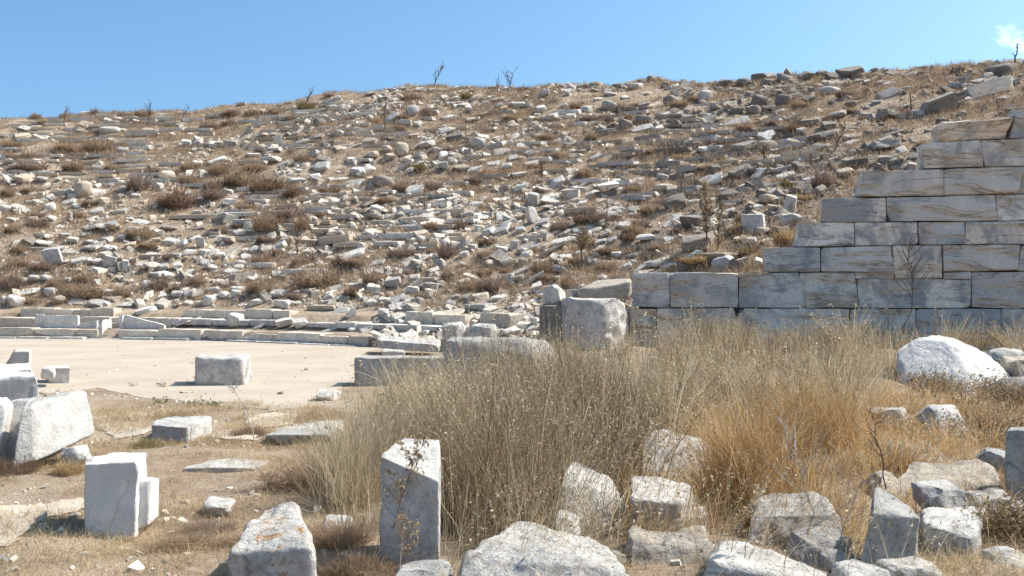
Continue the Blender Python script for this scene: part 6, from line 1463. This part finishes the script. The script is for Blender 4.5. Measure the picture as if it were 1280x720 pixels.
field('straw_grass', 'straws before the sloping white slab', 'pale_grass', [gp(880, 5.5), gp(1080, 5.4), gp(1200, 5.6), gp(1200, 6.0), gp(1060, 6.2), gp(900, 6.0)], 190, (.25, .6), .0038, .5, 523, nseg=5, bias=(.3, 0), seedheads=.4)
field('golden_grass', 'dry grass between the golden clump and the wall', 'pale_grass', [gp(1020, 12), gp(1110, 12.5), gp(1135, 16), gp(1180, 19), gp(1020, 18), gp(1000, 14)], 2400, (.2, .5), .009, .34, 531, bias=(.1, 0), seedheads=.2)
# single long pale stems standing out of the mass
field('tall_stems', 'single long pale straws rising out of the rushes', 'pale_grass', [gp(440, 8.5), gp(560, 7.2), gp(780, 7.4), gp(1010, 8.4), gp(1060, 13), gp(900, 17), gp(700, 15), gp(470, 13)], 1250, (.6, 1.15), .0085, .4, 533, nseg=5, bend=2.0, seedheads=.8, sh_size=.02, bias=(.05, 0))
field('tall_stems', 'long straws in front of the wall', 'pale_grass', [gp(800, 16), gp(1060, 15), gp(1290, 15), gp(1290, 21), gp(1060, 22), gp(800, 22.5)], 330, (.6, 1.15), .013, .38, 535, nseg=5, bend=2.0, seedheads=.6, sh_size=.025)
field('bent_straws', 'broken straws lying crosswise in the rushes', 'pale_grass', [gp(450, 8.2), gp(560, 7.0), gp(780, 7.2), gp(880, 9), gp(1060, 8), gp(1080, 12), gp(850, 14), gp(500, 12)], 1500, (.25, .7), .006, 1.3, 537, nseg=4, bend=1.2, zoff=.7)
# the short straw mat on the open ground to the left
field('straw_mat', 'short flattened straw covering the near ground', 'mat_grass', [gp(-420, 5.2), gp(300, 5.0), gp(430, 5.4), gp(440, 8.5), gp(400, 11.5), gp(330, 10.6), gp(150, 10.8), gp(-420, 10)], 62000, (.03, .12), .0048, 1.0, 525, nseg=2, clumpy=1.6, tuss=25, tr=.05)
field('straw_mat', 'straw between the flat slabs and the orchestra', 'mat_grass', [gp(100, 10.8), gp(420, 10.6), gp(430, 13.8), gp(360, 15.2), gp(250, 15.6), gp(130, 15)], 24000, (.03, .12), .0075, .9, 527, nseg=2, clumpy=1.4, tuss=25, tr=.06)
field('straw_mat', 'straw and litter among the rocks', 'mat_grass', [gp(440, 5.2), gp(900, 5.0), gp(1300, 5.2), gp(1400, 9), gp(1350, 15), gp(1000, 12), gp(800, 7.5), gp(440, 7.5)], 16000, (.05, .18), .0048, .8, 529, nseg=2, tuss=25, tr=.06)
# straw and litter banked against the stones
brs_ = np.random.default_rng(812)
pb, hb = [], []
for o in list(S.objects):
    if o.type != 'MESH' or o.parent or 'category' not in o: continue
    if o.location.y > 16 or o.name.startswith(('dry_bush',)): continue
    co = np.empty(len(o.data.vertices) * 3, np.float32); o.data.vertices.foreach_get('co', co); co = co.reshape(-1, 3) + np.array(o.location)
    g_ = height(co[:, 0], co[:, 1]); lowv = co[(co[:, 2] < g_ + .12)]
    if len(lowv) < 4: lowv = co[co[:, 2] < co[:, 2].min() + .1]
    k = 150
    sel = lowv[brs_.integers(0, len(lowv), k)]
    ctr_ = co.mean(0)[:2]; dd = sel[:, :2] - ctr_; dd /= np.linalg.norm(dd, axis=1, keepdims=True) + 1e-6
    q2 = sel[:, :2] + dd * brs_.exponential(.05, (k, 1)) + brs_.normal(0, .02, (k, 2))
    pb.append(q2); hb.append(brs_.uniform(.04, .16, k))
pb = np.concatenate(pb); hb = np.concatenate(hb)
V, Q, _ = blades(np.column_stack([pb, height(pb[:, 0], pb[:, 1]) - .01]), hb, brs_.uniform(.003, .007, len(pb)), brs_.normal(0, .8, (len(pb), 2)), 1.5, 813, 2)
tag(link('banked_straw', mesh('banked_straw', V, Q, M['mat_grass'])), 'straw and litter banked against the foot of the near stones', None, None, 'stuff')
field('straw_mat', 'brown litter on the near ground at the corner', 'mat_grass', [gp(1080, 5.1), gp(1350, 5.1), gp(1380, 7.4), gp(1240, 7.6), gp(1100, 6.6)], 6000, (.04, .16), .005, .9, 539, nseg=2, tuss=25, tr=.06)
field('golden_grass', 'dry grass in the gaps of the near stone pile', 'gold_grass', [gp(1030, 6.2), gp(1290, 6.4), gp(1300, 8.2), gp(1100, 8.4), gp(1040, 7.4)], 1900, (.08, .3), .005, .5, 541, bias=(.1, -.05))
field('rush_thicket', 'brown rushes falling over the ragged rock', 'rush', [gp(640, 6.2), gp(720, 6.3), gp(800, 6.9), gp(800, 7.6), gp(700, 7.3)], 350, (.2, .55), .0065, .5, 543, seedheads=.5, sh_size=.011)
field('straw_mat', 'straw litter on the open ground beyond the far block', 'mat_grass', [gp(1270, 5.5), gp(1700, 5.5), gp(1720, 14), gp(1600, 20), gp(1290, 20), gp(1250, 12)], 16000, (.05, .2), .008, .8, 545, nseg=2, tuss=25, tr=.08)
field('golden_grass', 'sparse golden grass beyond the narrow grey post', 'gold_grass', [gp(1270, 8), gp(1600, 8), gp(1650, 16), gp(1500, 20), gp(1300, 17)], 4200, (.15, .5), .009, .45, 547)
# brown leafy scrub at the far right
def scrub_patch(name, label, cat, boxes, seed, mat='brownleaf', lmat='brownleaf', n=60):
    """several small twiggy shrubs, each its own thing"""
    for k, (px, Y, rad, hh, lab) in enumerate(boxes):
        rs = np.random.default_rng(seed + k)
        x, y = gp(px, Y); z = hz(x, y) - .03
        t = empty(name, (x, y, z), lab, cat, label)
        tw, tips = [], []
        for j in range(n):
            a = rs.uniform(0, 6.28); rr_ = rad * math.sqrt(rs.random()) * .5
            p0 = np.array([rr_ * math.cos(a) * .6, rr_ * math.sin(a) * .6, 0])
            out = rad * rs.uniform(.3, 1.0)
            p1 = p0 + np.array([math.cos(a) * out * .5, math.sin(a) * out * .5, hh * rs.uniform(.4, .7)])
            p2 = p0 + np.array([math.cos(a) * out, math.sin(a) * out, hh * rs.uniform(.6, 1.05) * (1 - .3 * (out / rad) ** 2)])
            tw.append(tube_path([p0, p1, p2], .004, .002, 3)); tips += [p1, (p1 + p2) / 2, p2, p1 * .5 + p0 * .2 + p2 * .3]
        V, Q = join(tw); o = link('twigs', mesh('twigs', V, Q, M['twig_red']), t); o['kind'] = 'stuff'
        V, Q = leaf_cloud(np.array(tips), (.008 + .0012 * Y), 4, seed + k, .06 * max(1, rad * 2))
        o = link('leaves', mesh('leaves', V, Q, M[lmat]), t); o['kind'] = 'stuff'
scrub_patch('leafy_shrub', 'brown leafy shrubs among the rocks', 'shrub', [
    (1246, 6.5, .2, .26, 'brown leafy shrub in front of the square pale block at the bottom corner'),
    (1294, 6.3, .24, .3, 'olive brown shrub cut by the edge below the small dark block'),
    (1206, 13.2, .55, .42, 'brown leafy shrub spreading at the foot of the white dome'),
    (1262, 12.2, .5, .5, 'brown shrub below the grey streaked rock'),
    (1160, 14.2, .35, .36, 'small seedy shrub just before the white dome'),
    (1235, 10.2, .5, .4, 'dry leafy shrub behind the narrow grey post'),
    (1150, 18.4, .5, .45, 'brown bush behind the white dome beside the wall foot'),
    (1270, 19.5, .7, .65, 'broad olive bush against the wall at the edge'),
    (1215, 20.5, .6, .5, 'brown bush against the wall right of the thistle'),
    (1060, 20.5, .6, .4, 'brown bush against the wall left of the thistle')], 601)
# grey twiggy cushions on the near left ground
def near_cushion(label, px, Y, rw, hh, kind, seed):
    me = bush_mesh('dry_bush', seed, kind, 900, wfac=.018)
    o = link('dry_bush', me); x, y = gp(px, Y); o.location = (x, y, hz(x, y) - .02); o.scale = (rw, rw * .8, hh)
    tag(o, label, 'bush', 'dry cushions on the near ground')
near_cushion('grey dry cushion bush by the small rounded stone', 258, 7.0, .24, .15, 'bush_grey', 901)
near_cushion('tan dry cushion before the small rounded stone', 232, 6.6, .24, .13, 'bush_tan', 902)
near_cushion('dry tuft at the foot of the orange crusted block', 300, 6.6, .2, .1, 'bush_tan', 903)
near_cushion('tan dry tangle left of the upright block', 420, 6.5, .26, .2, 'bush_tan', 904)
near_cushion('tan dry tangle at the foot of the upright block', 450, 5.9, .22, .2, 'bush_tan', 905)
near_cushion('dry brown tuft under the tipped block', 84, 9.2, .16, .14, 'bush_gold', 906)
near_cushion('dark dry tuft between the leaning slabs', 20, 9.2, .2, .16, 'bush_brown', 907)
near_cushion('dry tuft beside the split grey and white block', 182, 10.7, .2, .12, 'bush_olive', 908)
near_cushion('wide dry tangle where the straw meets the rushes', 400, 8.4, .55, .34, 'bush_tan', 909)
near_cushion('dark weed clump beside the flat slab pair', 308, 11.6, .22, .12, 'bush_brown', 910)
# single plants
dead_plant('dead_stalk', 'pale bent stem with a dry bushy head before the square block', 'stalk', 318, 552, 74, -.42, 9, 31, spread=.28, start=.82, mat='twig_silver', r=.008, updir=.5)
dead_plant('dead_branch', 'dark serrated dry spray hanging over the upright block face', 'plant', 492, 660, 108, .35, 16, 32, Z=5.85, spread=.32, mat='twig_red', r=.004, leaf='brownleaf', leafn=3, start=.3)
dead_plant('dead_branch', 'dark upright stalk in golden grass above the wedge block', 'stalk', 1108, 612, 98, -.2, 7, 33, Z=7.2, spread=.3, mat='twig', r=.006)
dead_plant('dead_branch', 'silvery dead twigs arching out of the dark rock hollow', 'twigs', 1016, 690, 150, -.18, 14, 34, Z=6.4, spread=.5, mat='twig_silver', r=.005, start=.15, updir=.8)
dead_plant('dead_branch', 'tall grey dead stalk in the golden grass', 'stalk', 985, 640, 130, -.05, 8, 35, Z=7.4, spread=.25, mat='twig_silver', r=.006)
dead_plant('dead_branch', 'second silvery dead spray right of the dark rock', 'twigs', 1046, 700, 100, .3, 10, 36, Z=6.1, spread=.45, mat='twig_silver', r=.004, start=.2)
dead_plant('dead_stalk', 'single tall feathery straw at the bottom between the slabs', 'stalk', 930, 716, 105, .22, 6, 37, Z=5.7, spread=.15, mat='twig_silver', r=.0035, start=.6, leaf='seed', leafn=4)
dead_plant('dead_branch', 'reddish dry weed at the foot of the upright block', 'weed', 505, 715, 62, .1, 14, 38, Z=5.7, spread=.5, mat='twig_red', r=.003, leaf='bush_gold', leafn=4, start=.2)
# small green weeds
for k, (px, py, s, lab) in enumerate([(202, 484, .22, 'small olive weed on the bare floor before the square block'), (166, 483, .16, 'tiny olive weed on the floor left of the other weed'),
        (200, 505, .26, 'pale grey-green weed in the straw'), (246, 507, .26, 'low green weed just before the square block'), (268, 508, .28, 'low green rosette below the square block'),
        (166, 528, .2, 'grey-green rosette on the trodden patch'), (254, 423, .22, 'small green tuft under the front row')]):
    p, ok = ground_at([px], [py], 5); p = p[0]
    t = empty('green_weed', Vector(p), lab, 'weed', 'small green weeds')
    rs = np.random.default_rng(700 + k)
    n = 42
    a = rs.uniform(0, 6.28, n); el = rs.uniform(.15, 1.2, n)
    c = np.column_stack([np.cos(a) * np.cos(el), np.sin(a) * np.cos(el), np.sin(el) * .8]) * (s * rs.uniform(.3, 1, n))[:, None]
    c *= .6; V, Q = leaf_cloud(c, s * .11, 1, 700 + k, s * .03); V[:, 2] = np.maximum(V[:, 2], 0.0)
    o = link('leaves', mesh('leaves', V, Q, M['green']), t); o['kind'] = 'stuff'
# pebbles and chips on the near ground
prs = np.random.default_rng(801)
n = 2600
Yp = prs.uniform(5.2, 17, n); px = prs.uniform(-60, 1340, n)
x = (px - 640) / F * Yp
pos = np.column_stack([x, Yp, height(x, Yp) + .002])
keep = (fbm(pos * 1.2, 2, 8) > -.2)
pos = pos[keep]
tag(link('gravel_chips', scatter_stones('gravel_chips', pos, np.minimum(.008 + .009 * prs.exponential(1, len(pos)), .05), 'rubble', 802)), 'small stone chips and gravel on the near ground', None, None, 'stuff')
n = 170
px = prs.uniform(0, 450, n); py = prs.uniform(427, 498, n)
p, ok = ground_at(px, py, 8); p = p[ok]; p[:, 2] = np.maximum(p[:, 2], .006)
tag(link('floor_pebbles', scatter_stones('floor_pebbles', p, np.minimum(.008 + .010 * prs.exponential(1, len(p)), .05), 'rubble', 806)), 'scattered pebbles on the orchestra floor', None, None, 'stuff')
# a few seeds of rubble by the row blocks and behind the wall's end
n = 700
px = prs.uniform(470, 800, n); py = prs.uniform(386, 432, n)
p, ok = ground_at(px, py, 20); p = p[ok]
tag(link('row_rubble', scatter_stones('row_rubble', p, np.minimum(.03 + .05 * prs.exponential(1, len(p)), .2), 'rubble', 804)), 'broken stone rubble round the end of the seat rows', None, None, 'stuff')

# ------------------------------------------------------------------ labels that single out every stone and bush of the slope
MARKS = [  # name, middle in the photograph
 ('round twisted brown bush', 216, 255), ('wide dark bush by the white slab', 335, 232), ('big bare white slab', 275, 197), ('grey hexagonal slab', 66, 322), ('dark tilted plate', 38, 300),
 ('upright pale slab pair', 608, 178), ('big grey-white boulder', 812, 249), ('olive mullein', 728, 316), ('large flat tan slab', 692, 311), ('rusty stake', 677, 214),
 ('tall dark spike', 882, 280), ('leaning brown boulder', 875, 308), ('long white thin slab', 537, 264), ('thick white slab', 439, 318), ('curving front row', 390, 408),
 ('small stair', 136, 400), ('long smooth beam', 285, 386), ('upright seat backs', 75, 400), ('great broken stump', 745, 400), ('wall end', 800, 345),
 ('cream block in the wall steps', 1010, 262), ('top tilted wall block', 1215, 160), ('rock pile on the crest', 1050, 88), ('olive bush near the crest', 383, 134), ('leaning skyline shrub', 541, 104),
 ('forked skyline shrub', 638, 102), ('left skyline tuft', 186, 130), ('broken wall fragment', 252, 180), ('big tan boulder', 101, 238), ('tan rounded boulder', 207, 222),
 ('dark hollow in the slope', 420, 175), ('dark rounded boulder', 477, 228), ('grey tilted plate on the upper slope', 716, 178), ('dark wall stub', 762, 166), ('long dark block row on the crest', 920, 96),
 ('square dark block mid slope', 933, 182), ('bent brown stalk', 1050, 170), ('big dark wedge stone', 1178, 125), ('thin stalk by the flat slabs', 758, 262), ('white upright splinter', 666, 272),
 ('white slab heap', 620, 268), ('cream slab', 540, 274), ('grey stone pair by the row end', 515, 362), ('bare earth path', 590, 335), ('reddish reed stalk', 638, 375),
 ('pointed perched stone', 692, 368), ('leaning slab at the wall end', 757, 360), ('white round stone at the row start', 18, 376), ('stacked pair of blocks', 139, 365), ('grey scrub above the beam', 395, 360),
 ('left edge seat slabs', 40, 195), ('dry bushes on the left', 105, 190), ('tall dry tuft', 330, 268), ('seat slab flight', 430, 265), ('brown scrub on the right slope', 985, 165)]
TONE = {'w': 'pale', 'g': 'grey', 't': 'tan', 'd': 'dark'}
FORM = {'b': 'angular block', 's': 'flat slab', 'r': 'rounded boulder', 'u': 'upright stone', 't': 'thin seat slab'}
BTONE = {'bush_brown': 'dark brown', 'bush_tan': 'tan', 'bush_grey': 'greyish', 'bush_olive': 'olive', 'bush_gold': 'golden'}
ORD = ['nearest', 'second nearest', 'third nearest', 'fourth nearest', 'fifth nearest', 'sixth nearest', 'seventh nearest', 'eighth nearest', 'ninth nearest', 'tenth nearest']
def relation(dx, dy):
    if abs(dx) > 1.3 * abs(dy): return 'left of' if dx < 0 else 'right of'
    return 'above' if dy < 0 else 'below'
def name_all(items, describe, cat, group):
    buckets = {}
    taken = {}
    for it in items:
        cands = sorted(((it[1] - mx) ** 2 + (1.6 * (it[2] - my)) ** 2, i) for i, (nm, mx, my) in enumerate(MARKS))
        # the mark with the fewest like stones so far among the three nearest
        best = None
        for d2, i in cands[:4]:
            nm, mx, my = MARKS[i]
            dx, dy = it[1] - mx, it[2] - my
            if d2 < 40: continue
            key = (describe(it), relation(dx, dy), nm)
            c = taken.get(key, 0)
            if best is None or c < best[0]: best = (c, key, d2)
        taken[best[1]] = best[0] + 1
        buckets.setdefault(best[1], []).append((best[2], it))
    for (desc, rel, nm), lst in buckets.items():
        lst.sort(key=lambda a: a[0])
        for k, (d2, it) in enumerate(lst):
            if len(lst) == 1: lab = f'{desc} just {rel} the {nm}' if d2 < 1600 else f'{desc} {rel} the {nm}'
            else: lab = f'{ORD[min(k, 9)]} {desc} {rel} the {nm}'
            tag(it[0], lab, cat(it), group(it))
def sdesc(it):
    big = 'large ' if it[5] > 420 else ('small ' if it[5] < 110 else '')
    return big + TONE[it[4]] + ' ' + FORM[it[3]]
GRP = {'b': 'tumbled blocks on the slope', 's': 'fallen slabs on the slope', 'r': 'boulders on the slope', 'u': 'tilted stones on the slope', 't': 'seat slabs on the slope'}
blk = sorted([i for i in hill_items if i[3] == 'b'], key=lambda i: -i[5])
extra_ = blk[285:]
drop = set(id(i) for i in extra_)
hill_items = [i for i in hill_items if id(i) not in drop]
VV, QQ, MI, off = [], [], [], 0
keys = ['w', 'g', 't', 'd']
bpy.context.view_layer.update()
for it in extra_:
    o = it[0]; me = o.data
    v = np.empty(len(me.vertices) * 3, np.float32); me.vertices.foreach_get('co', v); v = v.reshape(-1, 3)
    mw = np.array(o.matrix_basis)
    v = v @ mw[:3, :3].T + mw[:3, 3]
    qf = np.empty(len(me.polygons) * 4, np.int32); me.polygons.foreach_get('vertices', qf); qf = qf.reshape(-1, 4)
    VV.append(v); QQ.append(qf + off); off += len(v); MI.append(np.full(len(qf), keys.index(it[4]), np.int32))
    bpy.data.objects.remove(o)
me = mesh('small_blocks', np.concatenate(VV), np.concatenate(QQ))
for k in keys: me.materials.append(M[k])
me.polygons.foreach_set('material_index', np.concatenate(MI))
tag(link('small_blocks', me), 'the many smaller blocks strewn over the slope', None, None, 'stuff')
for form in 'bsrut':
    name_all([i for i in hill_items if i[3] == form], sdesc, lambda it: CAT[it[3]], lambda it: GRP[it[3]])
def bdesc(it):
    big = 'large ' if it[4] > 420 else ('small ' if it[4] < 120 else '')
    return big + BTONE[it[3]] + ' dry bush'
name_all([[b[0], b[1], b[2], b[3], b[4], b[5]] for b in bush_items], bdesc, lambda it: 'bush', lambda it: 'dry bushes on the slope')
for o in S.objects:
    if 'category' in o: o['kind'] = 'thing'
print('objects', len(S.objects), 'faces', sum(len(o.data.polygons) for o in S.objects if o.type == 'MESH'))
